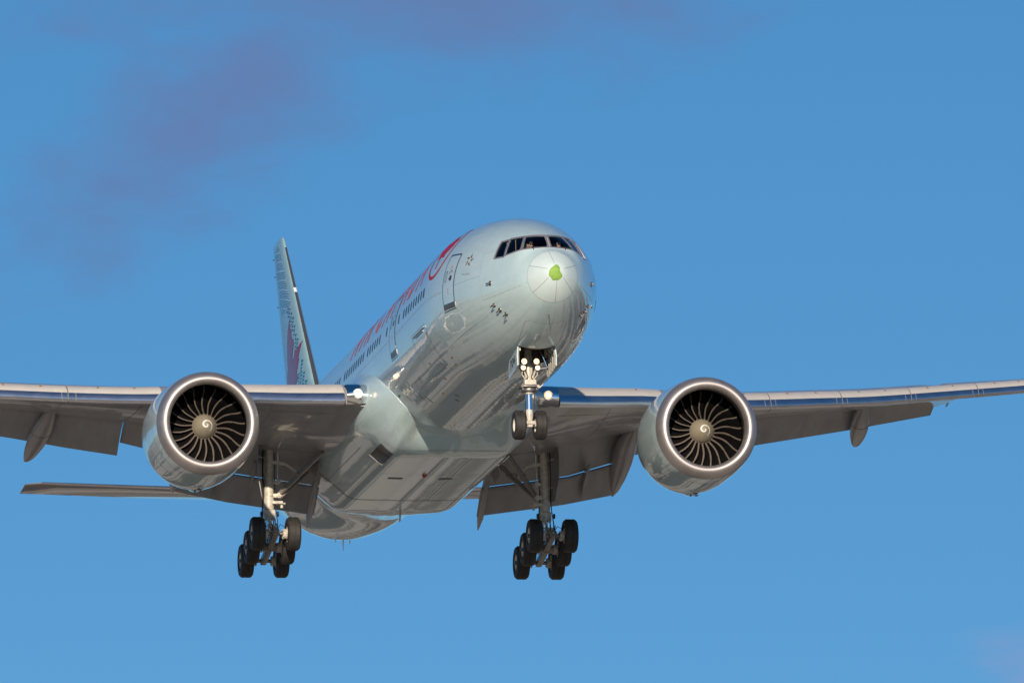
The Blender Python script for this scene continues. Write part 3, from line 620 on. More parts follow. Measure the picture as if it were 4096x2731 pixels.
for side in (1, -1):
    fp = lambda x, tt, e=0.0: fairpt(x, tt, e)*np.array([1, side, 1])
    mb = MB(); xs_ = np.linspace(INL[0], INL[1], 10); dep = [-.02-.34*sstep((x-INL[0])/1.3) for x in xs_]
    A = [fp(x, INL[2], d) for x, d in zip(xs_, dep)]; B = [fp(x, INL[3], d) for x, d in zip(xs_, dep)]; A0 = [fp(x, INL[2], -.002) for x in xs_]; B0 = [fp(x, INL[3], -.002) for x in xs_]
    m = 10; mb.add(A+B, [(k, k+1, m+k+1, m+k) for k in range(m-1)]); mb.add(A+A0, [(k, k+1, m+k+1, m+k) for k in range(m-1)]); mb.add(B+B0, [(k, k+1, m+k+1, m+k) for k in range(m-1)]); mb.add([A[-1], B[-1], B0[-1], A0[-1]], [(0, 1, 2, 3)])
    o = mb.build('air_inlet', 'wing', fairing, angle=25); tag(o, 'square ram air inlet with a bright lip')
    mb = MB(); mb.tube([fp(INL[1], INL[2]+(INL[3]-INL[2])*k/6, .012) for k in range(7)], .03, 8); mb.tube([fp(INL[0]+.9+(INL[1]-INL[0]-.9)*k/6, INL[3], .008) for k in range(7)], .022, 8); mb.build('inlet_lip', 'mirror', fairing)
# seams, vents and doors under the belly
mb = MB()
def fjl(pts, w=.02, e=.006):
    q = []
    for (x0, t0), (x1, t1) in zip(pts[:-1], pts[1:]):
        n = max(2, int(max(abs(x1-x0)/.4, abs(t1-t0)/3))+1); q += [(x0+(x1-x0)*k/n, t0+(t1-t0)*k/n) for k in range(n)]
    q.append(pts[-1]); V = []
    for i in range(len(q)):
        a = np.array(fairpt2(*q[max(i-1, 0)], e)); c = np.array(fairpt2(*q[min(i+1, len(q)-1)], e)); o = np.array(fairpt2(*q[i], e)); tt = q[i][1]; nn = np.array([0, math.sin(rad(tt)), math.cos(rad(tt))]); d = np.cross(c-a, nn); d /= np.linalg.norm(d)+1e-9
        V += [o+d*w/2, o-d*w/2]
    mb.add(V, [(2*i, 2*i+1, 2*i+3, 2*i+2) for i in range(len(q)-1)])
def fairpt2(x, tt, e=0.0):
    p = fairpt(x, tt if tt <= 180 else 360-tt, e)
    return p*np.array([1, 1 if tt <= 180 else -1, 1])
fjl([(33.6, 108), (32.6, 120), (31.95, 135), (31.9, 180), (31.95, 225), (32.6, 240), (33.6, 252)], .07, .014)
mb.build('gear_door_seam', 'black', fairing, False)
mb = MB()
for tt in (180-3.5, 180+13): fjl([(22.2, tt), (31.9, tt)], .03)
for tt in (133, 227): fjl([(24.6, tt), (31.9, tt)], .03)
fjl([(21.7, 140), (21.5, 160), (21.4, 180), (21.5, 200), (21.7, 220)], .03); fjl([(26.0, 150), (26.0, 210)], .022); fjl([(28.3, 176), (28.3, 193)], .022); fjl([(35.2, 120), (35.2, 240)], .02); fjl([(22.4, 118), (22.4, 132)], .014); fjl([(24.9, 120), (24.9, 150)], .014)
mb.build('access_panel_joint', 'lineslim', fairing, False)
for tt in (160.5, 190.5):
    mb = MB(); V = [fairpt2(x, t_, .007) for x in (26.75, 27.12) for t_ in (tt-4, tt+4)]; mb.add(V, [(0, 1, 3, 2)]); mb.build('belly_vent', 'emdark', fairing, False)
c = Vector(fairpt2(26.0, 175)); MB().lathe([(0, .09), (.05, .085), (.10, .065), (.13, .0)], c+Vector((0, 0, .01)), (0, 0, -1), 18).build('red_beacon', 'beacon', fairing)
mb = MB(); mb.loft([[(34.0-.02, -.2+.02, -3.7), (34.5, -.2+.02, -3.7), (34.5, -.2-.02, -3.7), (33.98, -.2-.02, -3.7)], [(34.35, -.19, -4.35), (34.62, -.19, -4.35), (34.62, -.21, -4.35), (34.35, -.21, -4.35)]]); mb.build('drain_mast', 'wing', fairing)

# ------------------------------------------------------------------ wings
zl = pchip([2.4, 3.1, 4.0, 6.0, 8.25, 11, 12.87, 16.3, 18.4, 22, 26, 29.5, 32.4], [-2.22, -2.15, -2.04, -1.79, -1.47, -1.23, -.985, -.44, -.10, .60, 1.41, 2.16, 2.85])
zc_ = pchip([2.4, 3.3, 4.0, 6.0, 8.05, 11.2, 14.6, 18.8, 22.5, 22.9], [-2.45, -2.33, -2.25, -1.89, -1.40, -.78, -.11, .60, 1.30, 1.36])
def xle(y): return 20.55+.685*(y-3.1) if y < 29.5 else 20.55+.685*26.4+(y-29.5)*1.35
def xte(y): return 33.5+(y-3.1)*.12 if y < 9.7 else (34.3+(y-9.7)*.43 if y < 29.5 else 42.81+(y-29.5)*.42)
def xcv(y):
    if y <= 9.5: return 31.0+(y-3.1)*.17
    if y <= 22.85: return 32.1+(y-9.5)*.45
    return xte(y)
def hs(y): return float(np.interp(y, [3, 4.2, 9, 14, 24, 29, 32.4], [.86, .86, .74, .70, .60, .50, .28]))
def wing_ring(y):
    X = xle(max(y, 4.0)) if y < 4 else xle(y); x0 = X+.42; xc = xcv(y); z0 = float(zl(y))+.015; ch = xte(y)-xle(y); h = hs(y); out_ = y > 22.87
    z1 = float(zl(y))+.185*(xc-xle(y))-.06 if out_ else float(zc_(y))
    bul = float(np.interp(y, [2.4, 4, 8, 12, 20, 32], [.46, .42, .24, .14, .06, .02]))
    lo = [(x0+(xc-x0)*t, z0*(1-t)+z1*t-bul*math.sin(math.pi*t**.85)) for t in np.linspace(0, 1, 15)]
    xs_, zs_ = (xc+.10*ch, z1+.36*(ch/9)) if not out_ else (xc+.01, z1+.015)
    xf, zf = X+.95, float(zl(y))+h*1.0; cr = .05*ch+.02
    up = [(xs_+(xf-xs_)*t, zs_*(1-t)+zf*t+cr*math.sin(math.pi*t)**.8) for t in np.linspace(0, 1, 11)]
    fr = [(X+.55, float(zl(y))+h*.62), (X+.45, float(zl(y))+h*.28)]
    return [(a, y, b_) for a, b_ in lo+up+fr]
YS = [2.4, 3.1, 3.6, 4, 5, 6, 7, 8, 8.8, 9.5, 10.2, 11, 12, 13, 14, 15.5, 17, 18.5, 20, 21.5, 22.86, 22.90, 24, 26, 28, 29.5, 30.5, 31.5, 32.2, 32.4]
SL = [(0, -.0)]
def slat_ring(y, yy=None):
    h = hs(y); x = xle(y); z = float(zl(y)); g = h/.75
    pr = [(.34, -.035), (.18, -.035), (.07, -.012), (.015, .05), (.0, .12), (.012, .20), (.05, .31), (.10, .41), (.155, .49), (.24, .60), (.36, .73), (.52, .86), (.74, .98), (1.0, 1.08)]
    bk = [(1.0, 1.04), (.76, .92), (.56, .78), (.42, .62), (.34, .42), (.31, .2), (.33, .02)]
    return [(x+a*g, y if yy is None else yy, z+b_*h) for a, b_ in pr+bk]
NP = 8          # profile quads below this index are bare polished metal
def slat(y0, y1, side, n=6):
    mb = MB(); ys = np.linspace(y0, y1, n); R = [slat_ring(y) for y in ys]; m = len(R[0]); V = [q for r in R for q in r]
    for mi in (0, 1):
        F = []
        for i in range(n-1):
            for j in range(m):
                if (1 if j >= NP and j < 20 else 0) != mi: continue
                a, b_ = i*m+j, i*m+(j+1) % m; F.append((a, b_, b_+m, a+m))
        if mi == 1: F += [tuple(range(m)), tuple(range((n-1)*m, n*m))]
        mb.add(V, F, mi)
    return mb
def plate(mb, sec):
    """sec = list of (y, x0, z0, x1, z1, thickness): a flap: rounded nose, thin trailing edge"""
    R = []
    for y, x0, z0, x1, z1, th in sec:
        d = np.array([x1-x0, z1-z0]); L = np.linalg.norm(d); d /= L; nrm = np.array([-d[1], d[0]]) if d[0] > 0 else np.array([d[1], -d[0]]); ring = []
        for u, v in ((0, 0), (.012, .45), (.05, .85), (.14, 1.15), (.32, 1.15), (.6, .70), (1.0, .03), (1.0, -.03), (.6, -.02), (.3, -.22), (.12, -.48), (.04, -.50), (.01, -.30)):
            q = np.array([x0, z0])+d*u*L+nrm*v*th; ring.append((q[0], y, q[1]))
        R.append(ring)
    return mb.loft(R)
def canoe(mb, y, prof, n=16, toe=0.0):
    """flap track fairing: prof = list of (x, z of top, z of bottom, half width)"""
    R = []
    for x, a, b_, w in prof:
        R.append([(x, y+toe*(x-prof[0][0])+w*math.sin(t_), (a+b_)/2+(a-b_)/2*math.cos(t_)) for t_ in np.linspace(0, 2*math.pi, n, endpoint=False)])
    return mb.loft(R)
def sided(mb, side): return mb if side > 0 else mirror(mb)
def wing(side):
    mb = MB(); mb.loft([wing_ring(y) for y in YS]); w = sided(mb, side).build('wing', 'wing', plane, angle=30)
    tag(w, 'wing on the side of the front door' if side > 0 else 'wing beyond the nose, banked slightly up')
    for y0, y1 in ((4.18, 8.86), (10.55, 13.84), (13.88, 17.22), (17.26, 20.52), (20.56, 23.78), (23.82, 27.0), (27.04, 29.3)):
        s = sided(slat(y0, y1, side), side).build('slat', ['polish', 'slatpaint'], w, angle=40)
        # rust-brown stains and the pale joint straps near the ends
        for yy in ([y0+.9, y1-1.1] if y0 > 9 else [y0+3.6]):
            R = [slat_ring(yy+d) for d in (-.035, .035)]; t2 = MB(); t2.add([np.array(q)+np.array([-.004, 0, .006]) for r in R for q in r[11:13]], [(0, 1, 3, 2)]); sided(t2, side).build('rust_stain', 'rust', w, False)
        if y1 < 29 and y0 > 9:
            for d in (-.26, .02, .24):
                R = [slat_ring(y1+d+e) for e in (0, .022)]; t3 = MB(); t3.add([np.array(q)+np.array([-.005, 0, -.002]) for r in R for q in r[2:9]], [(k, k+1, k+8, k+7) for k in range(6)]); sided(t3, side).build('joint_strap', 'text', w, False)
    # fixed polished nose at the root, with its lit landing lights behind a glass
    def root_ring(y, sc, dz):
        z = float(zl(4.0))+dz; pr = [(1.0, .06), (.5, -.02), (.16, -.03), (.02, .16), (.0, .34), (.05, .52), (.18, .68), (.42, .80), (.9, .88)]
        return [(xle(4.0)+.02+a+(1-sc)*.9, y, z+.28+(b_-.28)*sc) for a, b_ in pr]
    mb = MB(); mb.loft([root_ring(4.12, 1.0, 0), root_ring(3.7, .98, .03), root_ring(3.35, .92, .05), root_ring(3.05, .74, .06), root_ring(2.8, .45, .06)], False); sided(mb, side).build('wing_root_nose', 'mirror', w)
    lx, ly, lz = xle(4.0)+.06, 3.70, -1.66
    mb = MB(); mb.lathe([(0, .0), (.0, .08), (.01, .10), (.05, .105)], (lx-.06, ly, lz), (1, -.12, .05), 24); l = sided(mb, side).build('landing_light', 'lamp', w); mb = MB(); mb.lathe([(.004, .098), (.014, .140), (.06, .155)], (lx-.065, ly, lz), (1, -.12, .05), 24); sided(mb, side).build('lamp_glow_ring', 'lampedge', w)
    tag(l, 'lit landing light in the wing root')
    mb = MB(); mb.lathe([(0, .155), (-.02, .17), (-.02, .19), (.12, .20)], (lx-.02, ly, lz), (1, -.12, .05), 24); sided(mb, side).build('light_rim', 'chrome', w)
    # joints between the skin panels of the lower surface, and a row of oval fuel tank covers
    def low(y, t_, e=.007):
        R = wing_ring(y)[:15]; k = min(13, int(t_*14)); f = t_*14-k; a, b_ = np.array(R[k]), np.array(R[k+1]); q = a+(b_-a)*f; q[2] -= e; return q
    mb = MB()
    def ljoint(pts, w_=.022):
        V = []
        for i in range(len(pts)):
            a, b_ = low(*pts[max(i-1, 0)]), low(*pts[min(i+1, len(pts)-1)]); d = b_-a; n_ = np.array([-d[1], d[0], 0]); n_ /= np.linalg.norm(n_)+1e-9; o_ = low(*pts[i]); V += [o_+n_*w_/2, o_-n_*w_/2]
        mb.add(V, [(2*i, 2*i+1, 2*i+3, 2*i+2) for i in range(len(pts)-1)])
    for t_ in (.10, .42, .80): ljoint([(y, t_) for y in np.linspace(4.3, 22.4, 40)])
    for y in (6.6, 8.3, 11.2, 14.0, 17.4, 20.6): ljoint([(y+.001*k, .02+.96*k/13) for k in range(14)])
    sided(mb, side).build('wing_panel_joint', 'wingjoint', w, False)
    for y in np.arange(5.2, 21.5, 1.15):
        ct = .27; dx = .30/max(.8, xcv(y)-xle(y)-.42); V = [low(y+.17*math.cos(a), ct+dx*math.sin(a), .006) for a in np.linspace(0, 2*math.pi, 17)[:-1]]; c_ = low(y, ct, .006); mb = MB(); mb.add(V+[c_], [(k, (k+1) % 16, 16) for k in range(16)]); sided(mb, side).build('tank_cover', 'flap', w, False)
    # inboard double-slotted flap
    mb = MB(); plate(mb, [(y, xcv(y)-.25, float(zc_(y))+.16, 33.0, z, .20) for y, z in ((3.25, -3.20), (5.0, -2.97), (6.7, -2.72), (8.75, -2.10))]); f1 = sided(mb, side).build('main_flap', 'flap', w)
    mb = MB(); plate(mb, [(y, 33.03, z, 34.35, z2, .13) for y, z, z2 in ((3.25, -3.26, -4.14), (5.0, -3.02, -3.90), (6.7, -2.78, -3.66), (8.75, -2.17, -3.25))]); sided(mb, side).build('aft_flap', 'flap', w)
    # flaperon, then the long outboard flap
    mb = MB(); plate(mb, [(y, xcv(y)-.2, float(zc_(y))+.12, 34.1, z, .18) for y, z in ((8.75, -1.86), (9.6, -1.68), (10.95, -1.36))]); sided(mb, side).build('flaperon', 'flap', w)
    mb = MB(); plate(mb, [(y, xcv(y)-.25, float(zc_(y))+.13, 34.0+(y-10.5)*.43, z, th) for y, z, th in ((11.05, -1.86, .22), (13, -1.41, .21), (15, -.90, .2), (19, .02, .18), (22.85, .97, .15))]); sided(mb, side).build('outboard_flap', 'flap', w)
    # flap track fairings
    for y, xa, top, tip, hw in ((13.80, 32.6, -.30, (36.9, -1.66), .40), (19.2, 35.2, .62, (38.6, -.46), .36)):
        za, L = top, tip[0]-xa; pr = []
        for u in np.linspace(0, 1, 13):
            axis = za+(tip[1]-za)*u**1.35; hgt = .02+.95*hw*1.5*math.sin(math.pi*min(1, u*.92+.04))**.8*(1-.35*u); pr.append((xa+L*u, axis+.10*(1-u)+.02, axis-hgt*.9 if u < 1 else axis-.02, .015+hw*math.sin(math.pi*min(1, u*.90+.06))**.75))
        mb = MB(); canoe(mb, y, pr, 16, .105); o = sided(mb, side).build('flap_fairing', 'wing', w)
        mb = MB(); x, a, b_, ww = pr[5]; mb.tube([(x, y+.105*(x-pr[0][0])+(ww+.004)*math.sin(t_), (a+b_)/2+((a-b_)/2+.004)*math.cos(t_)) for t_ in np.linspace(.55*math.pi, 1.45*math.pi, 16)], .008, 6); sided(mb, side).build('fairing_joint', 'steel', w)
    mb = MB(); canoe(mb, 8.8, [(29.6, -1.25, -1.35, .04), (30.5, -1.2, -1.70, .27), (31.4, -1.2, -2.15, .38), (32.3, -1.35, -2.62, .42), (33.3, -1.7, -2.98, .38), (34.1, -2.3, -3.20, .26), (34.7, -3.1, -3.26, .04)]); sided(mb, side).build('flap_fairing', 'wing', w)
    mb = MB(); canoe(mb, 3.42, [(32.6, -2.9, -3.0, .03), (33.0, -2.95, -3.35, .12), (33.7, -3.2, -3.85, .17), (34.4, -3.8, -4.35, .14), (35.0, -4.42, -4.6, .03)], 12); sided(mb, side).build('flap_end_fairing', 'wing', w)
    # small hinge fairings between the two flap elements
    for y in (5.9, 7.4):
        mb = MB(); mb.loft([[(32.2, y-.05, -2.5), (32.2, y+.05, -2.5), (32.2, y+.05, -2.4), (32.2, y-.05, -2.4)], [(33.1, y-.06, -3.05), (33.1, y+.06, -3.05), (33.1, y+.06, -2.6), (33.1, y-.06, -2.6)], [(34.0, y-.02, -3.56), (34.0, y+.02, -3.56), (34.0, y+.02, -3.4), (34.0, y-.02, -3.4)]]); sided(mb, side).build('flap_hinge', 'wing', w)
    # aileron balance arm outboard of the flap
    mb = MB(); mb.loft([[(38.2, 23.5, 1.62), (39.0, 23.5, 1.72), (39.0, 23.58, 1.72), (38.2, 23.58, 1.62)], [(39.3, 23.52, 1.34), (39.45, 23.52, 1.34), (39.45, 23.56, 1.34), (39.3, 23.56, 1.34)]]); sided(mb, side).build('hinge_arm', 'wing', w)
    mb = MB()
    for y in (25.5, 26.6, 27.7): mb.bar((xte(y), y, float(zl(y))+.185*(xte(y)-xle(y))-.06), (xte(y)+.3, y, float(zl(y))+.185*(xte(y)-xle(y))-.16), .012, .012, .002)
    sided(mb, side).build('static_wick', 'black', w)
    return w
WINGS = {s: wing(s) for s in (1, -1)}

# ------------------------------------------------------------------ tail
def finle(z): return 51.84+(z-4.23)*.993
def finte(z): return 59.55+(z-5.62)*.404
def nacat(u): return 5*(.2969*math.sqrt(u)-.126*u-.3516*u**2+.2843*u**3-.1036*u**4)
US = [0, .004, .015, .035, .07, .13, .22, .34, .48, .62, .76, .89, 1.0]
def fin_y(x, z):
    a, b_ = finle(z), finte(z); c = b_-a; return c*.095*max(0, nacat(min(1, max(0, (x-a)/c))))
mb = MB(); R = []
for z in (1.6, 3, 5, 7, 9, 10.6, 11.5):
    a, b_ = finle(z), finte(z); c = b_-a; R.append([(a+c*u, c*.095*nacat(u), z) for u in US]+[(a+c*u, -c*.095*nacat(u), z) for u in reversed(US[1:-1])])
for z, k in ((11.80, .96), (11.90, .86)):
    a, b_ = finle(z)+(1-k)*.5, finte(z)-(1-k)*.3; c = b_-a; R.append([(a+c*u, c*.095*k**3*nacat(u), z) for u in US]+[(a+c*u, -c*.095*k**3*nacat(u), z) for u in reversed(US[1:-1])])
mb.loft(R); fin = mb.build('tail_fin', 'finpaint', plane, angle=50)
mb = MB()
R = [[(finle(z)+c*u-.012, s*(c*.095*nacat(u)+.006), z) for s, u in [(1, q) for q in (.007, .004, .002, .0006)]+[(1, 0)]+[(-1, q) for q in (.0006, .002, .004, .007)]] for z in np.linspace(2.6, 11.35, 20) for c in [finte(z)-finle(z)]]
mb.loft(R, False); mb.build('fin_leading_edge', 'finedge', fin)
z = 9.1; c = finte(z)-finle(z); MB().loft([[(finle(zz)+c*u-.02, s*(c*.095*nacat(u)+.012), zz) for s, u in [(1, q) for q in (.007, .004, .002, .0006)]+[(1, 0)]+[(-1, q) for q in (.0006, .002, .004, .007)]] for zz in (9.02, 9.25)], False).build('fin_band', 'white', fin)
LEAFFIN = [(56.99, 7.91), (57.42, 7.52), (57.74, 7.1), (57.95, 6.5), (58.03, 5.99), (58.6, 5.75), (58.75, 4.6), (58.0, 3.6), (56.4, 3.0), (55.0, 3.6), (55.35, 4.84), (54.6, 5.07), (54.97, 5.31), (54.5, 5.82), (54.67, 5.89), (54.29, 6.58), (55.15, 6.26), (55.49, 6.45), (55.62, 6.24), (56.1, 5.92), (56.25, 6.23), (55.82, 6.62), (55.92, 6.94), (56.31, 6.95), (56.54, 7.48), (56.74, 7.41)]
for side in (1, -1):
    fm = lambda x, z: (x, side*(fin_y(x, z)+.012), z)
    polys(MB(), [LEAFFIN], fm, .3).build('fin_maple_leaf', 'leafred', fin, False)
    lf = lambda x, z: bool(inpoly(np.array([x]), np.array([z]), LEAFFIN)[0])
    t1, t2, t3 = [], [], []
    # rows of leaning dashes that thin out towards the rudder, laid out on a sheared grid of the fin plane
    def xz(u, v): x = -u/19.5; return x, (19*x-v)/103
    def dash(u, v, w, h, lean=.25): return [xz(u+w/2*math.cos(t_)+lean*h/2*math.sin(t_), v-h/2*math.sin(t_)) for t_ in np.linspace(0, 2*math.pi, 9)[:-1]]
    for zone, du, dv, w_, h_, sl in ((0, 9.6, 15.5, 7.0, 12.0, .50), (1, 7.2, 17, 5.0, 13.5, .35), (2, 4.2, 8.2, 3.3, 4.6, .10)):
        row = 0
        for v0 in np.arange(-40, 1500, dv):
            for i, u in enumerate(np.arange(-1225, -960, du)):
                v = v0-500+sl*(u+1100)+(9*math.sin((u+1100)/26.) if zone == 2 else 0); x, z = xz(u, v)
                if not 2.8 < z < 11.6: continue
                a, b_ = finle(z)+.72, finte(z)-.25
                if not a < x < b_ or lf(x, z) or lf(x-.25, z) or lf(x+.25, z): continue
                zn = 0 if z < 6.15 else (1 if z < 8.5 else 2)
                if zn != zone: continue
                if zone == 0 and x > 53.83+(6.04-z)*.81: continue
                if zone == 1 and x > a+1.15+.35*math.sin(z*3): continue
                if zone == 2 and (row % 5 == 4 or (x-a)/(b_-a) > .78+.1*math.sin(z*5)): continue
                (t1 if zone == 0 else t2).append(dash(u, v, w_, h_))
            row += 1
    for z0 in np.arange(3.4, 11.3, .13):     # fine pale arcs between the dashes
        a, b_ = finle(z0)+.7, finte(z0)-.5
        pts = [(x, z0+.25*math.sin((x-a)/(b_-a)*3)) for x in np.linspace(a, b_, 9)]
        t3 += [q for q in stroke(pts, .035) if not any(lf(*p_) for p_ in q)]
    polys(MB(), t1, lambda x, z: (x, side*(fin_y(x, z)+.010), z), 2).build('teal_dash_pattern', 'teal', fin, False)
    polys(MB(), t2, lambda x, z: (x, side*(fin_y(x, z)+.010), z), 2).build('teal_dash_pattern', 'tealline', fin, False)
    polys(MB(), t3, lambda x, z: (x, side*(fin_y(x, z)+.006), z), 2).build('pale_arc_pattern', 'palearc', fin, False)
mb = MB()
for z in (11.4, 10.6, 9.2): mb.bar((finte(z)-.02, 0, z), (finte(z)+.32, 0, z+.02), .02, .03, .004)
mb.build('static_wick', 'black', fin)
def stab(side):
    mb = MB(); R = []
    for y in (.6, 1.5, 4, 7, 9.6, 10.3, 10.76):
        le_ = 54.0+(y-1.5)*.76+(max(0, y-10.2)*.9); te_ = 61.0+(y-1.5)*.24; z = .18+(y-1.5)*.163; dz = .75-(y-1.5)*.093; c = te_-le_; th = .05 if y < 10.5 else .03
        R.append([(le_+c*u, y, z+dz*u+c*th*nacat(u)) for u in US]+[(le_+c*u, y, z+dz*u-c*th*nacat(u)) for u in reversed(US[1:-1])])
    mb.loft(R); o = sided(mb, side).build('tailplane', 'tailgrey', plane, angle=50)
    mb = MB(); R = []
    for y in (1.6, 4, 7, 9.6, 10.2):
        le_ = 54.0+(y-1.5)*.76; te_ = 61.0+(y-1.5)*.24; z = .18+(y-1.5)*.163; c = te_-le_
        R.append([(le_+c*u-.02, y, z+s*(c*.05*nacat(u)+.008)) for s, u in [(1, q) for q in (.07, .035, .015, .004)]+[(1, 0)]+[(-1, q) for q in (.004, .015, .035, .07)]])
    mb.loft(R, False); sided(mb, side).build('tailplane_leading_edge', 'polish', o); return o
stab(1); stab(-1)

# ------------------------------------------------------------------ engines
EX, EY, EZ = 19.90, 9.66, -3.045
AX = Vector((1, 0, .030)).normalized(); UPV = Vector((-.030, 0, 1)).normalized(); LAT = Vector((0, 1, 0)); EO = Vector((EX, EY, EZ))
def ept(a, r, ph):
    """engine point: a aft of the lip, r from the axis, ph from the top, towards starboard"""
    return EO+AX*a+UPV*(r*math.cos(ph))+LAT*(r*math.sin(ph))
def elathe(prof, n=72, swell=None):
    mb = MB(); rings = [[ept(a, r+(swell(a, 2*math.pi*k/n) if swell else 0), 2*math.pi*k/n) for k in range(n)] for a, r in prof]
    mb.loft(rings, True, False, False); return mb
def chin(a, ph): d = (ph-math.pi)/.55; return .05*math.exp(-d*d)*sstep((a-1.2)/1.6)*(1-sstep((a-4.3)/1.0))
cowl = elathe([(.43, 1.978), (.60, 2.00), (.85, 2.025), (1.2, 2.05), (1.7, 2.07), (2.3, 2.085), (3.0, 2.085), (3.7, 2.05), (4.4, 1.94), (5.0, 1.75), (5.35, 1.60), (5.35, 1.56), (4.9, 1.60), (4.0, 1.62)], 96, chin)
engine = cowl.build('engine', 'nacelle', plane, angle=45)
elathe([(.428, 1.975), (.40, 1.97), (.28, 1.935), (.16, 1.88), (.07, 1.81), (.015, 1.735), (.0, 1.668), (.02, 1.60), (.08, 1.54), (.18, 1.50), (.30, 1.483), (.40, 1.49)], 96).build('inlet_lip', 'lip', engine, angle=80)
elathe([(.40, 1.49), (.6, 1.515), (.9, 1.56), (1.15, 1.605), (1.3, 1.625)], 96).build('inlet_duct', 'duct', engine, angle=80)
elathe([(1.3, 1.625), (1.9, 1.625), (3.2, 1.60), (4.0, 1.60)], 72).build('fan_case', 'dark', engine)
SP = [(.70, .0), (.705, .03), (.73, .085), (.79, .16), (.88, .245), (1.0, .33), (1.13, .405), (1.26, .462), (1.30, .468)]
spin = elathe([(a, max(r, .0005)) for a, r in SP], 48).build('spinner', 'spinner', engine, angle=80)
def spa(r): return float(np.interp(r, [q[1] for q in SP], [q[0] for q in SP]))
V = []; k = 0
for i in range(64):
    u = i/63; t_ = rad(320-u*470); r = .018+.235*u**1.15; w = .016+.030*math.sin(math.pi*min(1, u*.9+.1))
    for d in (-1, 1): rr = max(.004, r+d*w/1.0*.62); V.append(ept(spa(rr)-.006, rr, t_))
MB().add(V, [(2*i, 2*i+1, 2*i+3, 2*i+2) for i in range(63)]).build('spiral_mark', 'white', spin, False)
mb = MB()
for i in range(44): t_ = 2*math.pi*i/44; mb.lathe([(0, .012), (-.012, .010), (-.014, 0)], ept(1.275, .474, t_), AX, 6)
mb.build('hub_bolt', 'bladeedge', spin)
elathe([(1.30, .468), (1.75, .56), (2.2, .62)], 40).build('fan_hub', 'dark', engine)
def blade_mesh(ph0):
    nr, mb = 16, MB(); R = []
    for i in range(nr):
        u = i/(nr-1); r = .47+u*(1.615-.47)
        swp = .0+.16*math.sin(math.pi*u*1.0)*1.0-.02*u; swp = rad(3.4)*math.sin(2*math.pi*(u*.80+.02))-rad(1.5)*u
        ax_ = 1.27+.28*u**1.6; st = rad(24+40*u); c = .40+.32*u-.10*u**3; th = .030-.018*u
        le = np.array([ax_, r*(ph0+swp), r])
        ring = []
        for f, tk in ((0, 0), (.09, 1.0), (.3, 1.2), (.6, 1.0), (1, .05), (1, -.05), (.6, -.5), (.3, -.6), (.09, -.55)):
            a = le[0]+c*f*math.cos(st)-tk*th*.5*math.sin(st)*-1; s = le[1]-(c*f*math.sin(st)+.06*math.sin(math.pi*f)*(1-.4*u))-tk*th*math.cos(st)*.7
            ring.append(ept(a, r, s/r))
        R.append(ring)
    n = 9; V = [q for r in R for q in r]
    for mi in (0, 1):
        F = []
        for i in range(nr-1):
            for j in range(n):
                if (1 if j in (0, 8) else 0) == mi: F.append((i*n+j, i*n+(j+1) % n, (i+1)*n+(j+1) % n, (i+1)*n+j))
        mb.add(V, F, mi)
    return mb
for i in range(22): blade_mesh(2*math.pi*i/22+.07).build('fan_blade', ['blade', 'bladeedge'], engine, angle=60)
mb = MB()
for i in range(48):
    t_ = 2*math.pi*i/48; R = []
    for r in (.60, .80): R.append([ept(1.78, r, t_), ept(1.90, r, t_+.05), ept(2.02, r, t_+.07), ept(1.90, r, t_+.035)])
    mb.loft(R)
mb.build('booster_vane', 'bladeedge', engine)
elathe([(1.80, .86), (1.74, .83), (1.80, .80), (2.1, .80)], 48).build('core_splitter', 'steel', engine)
mb = MB()
for i in range(34):
    t_ = 2*math.pi*i/34; R = []
    for r in (.86, 1.61): R.append([ept(2.45, r, t_), ept(2.65, r, t_+.03), ept(2.9, r, t_+.035), ept(2.65, r, t_+.015)])
    mb.loft(R)
mb.build('outlet_guide_vane', 'blade', engine)
elathe([(2.1, .60), (2.1, .82)], 40).build('core_face', 'dark', engine); elathe([(3.05, .05), (3.05, 1.62)], 40).build('dark_backdrop', 'dark', engine)  # near-black disc added behind the vanes to stand for the duct's shade
elathe([(3.9, 1.12), (5.2, 1.10), (6.0, .95), (6.7, .74), (6.7, .70), (5.6, .8)], 48).build('core_cowl', 'hotmetal', engine); elathe([(6.0, .5), (6.7, .45), (7.5, .12), (7.6, .01)], 32).build('exhaust_plug', 'hotmetal', engine)
mb = MB()
for a0, p0, p1 in ((1.05, .25, 5.9), (2.05, .3, 2.6), (2.05, 3.7, 6.0)):
    V = []
    for k in range(60):
        ph = p0+(p1-p0)*k/59
        for d in (0, .018): a = a0+d; r = float(np.interp(a, [.85, 1.2, 1.7, 2.3], [2.025, 2.05, 2.07, 2.085]))+chin(a, ph)+.003; V.append(ept(a, r, ph))
    mb.add(V, [(2*k, 2*k+1, 2*k+3, 2*k+2) for k in range(59)])
mb.build('cowl_joint', 'lineslim', engine, False)
mb = MB()
for ph, a0, a1 in ((math.pi+.03, 1.1, 4.6), (2.45, 1.9, 3.3), (3.85, 1.9, 3.3)):
    V = []
    for k in range(20):
        a = a0+(a1-a0)*k/19; r = float(np.interp(a, [.85, 1.2, 1.7, 2.3, 3.0, 3.7, 4.4], [2.025, 2.05, 2.07, 2.085, 2.085, 2.05, 1.94]))
        for d in (0, .010): V.append(ept(a, r+chin(a, ph)+.004, ph+d))
    mb.add(V, [(2*k, 2*k+1, 2*k+3, 2*k+2) for k in range(19)])
mb.build('latch_joint', 'line', engine, False)
mb = MB(); R = []
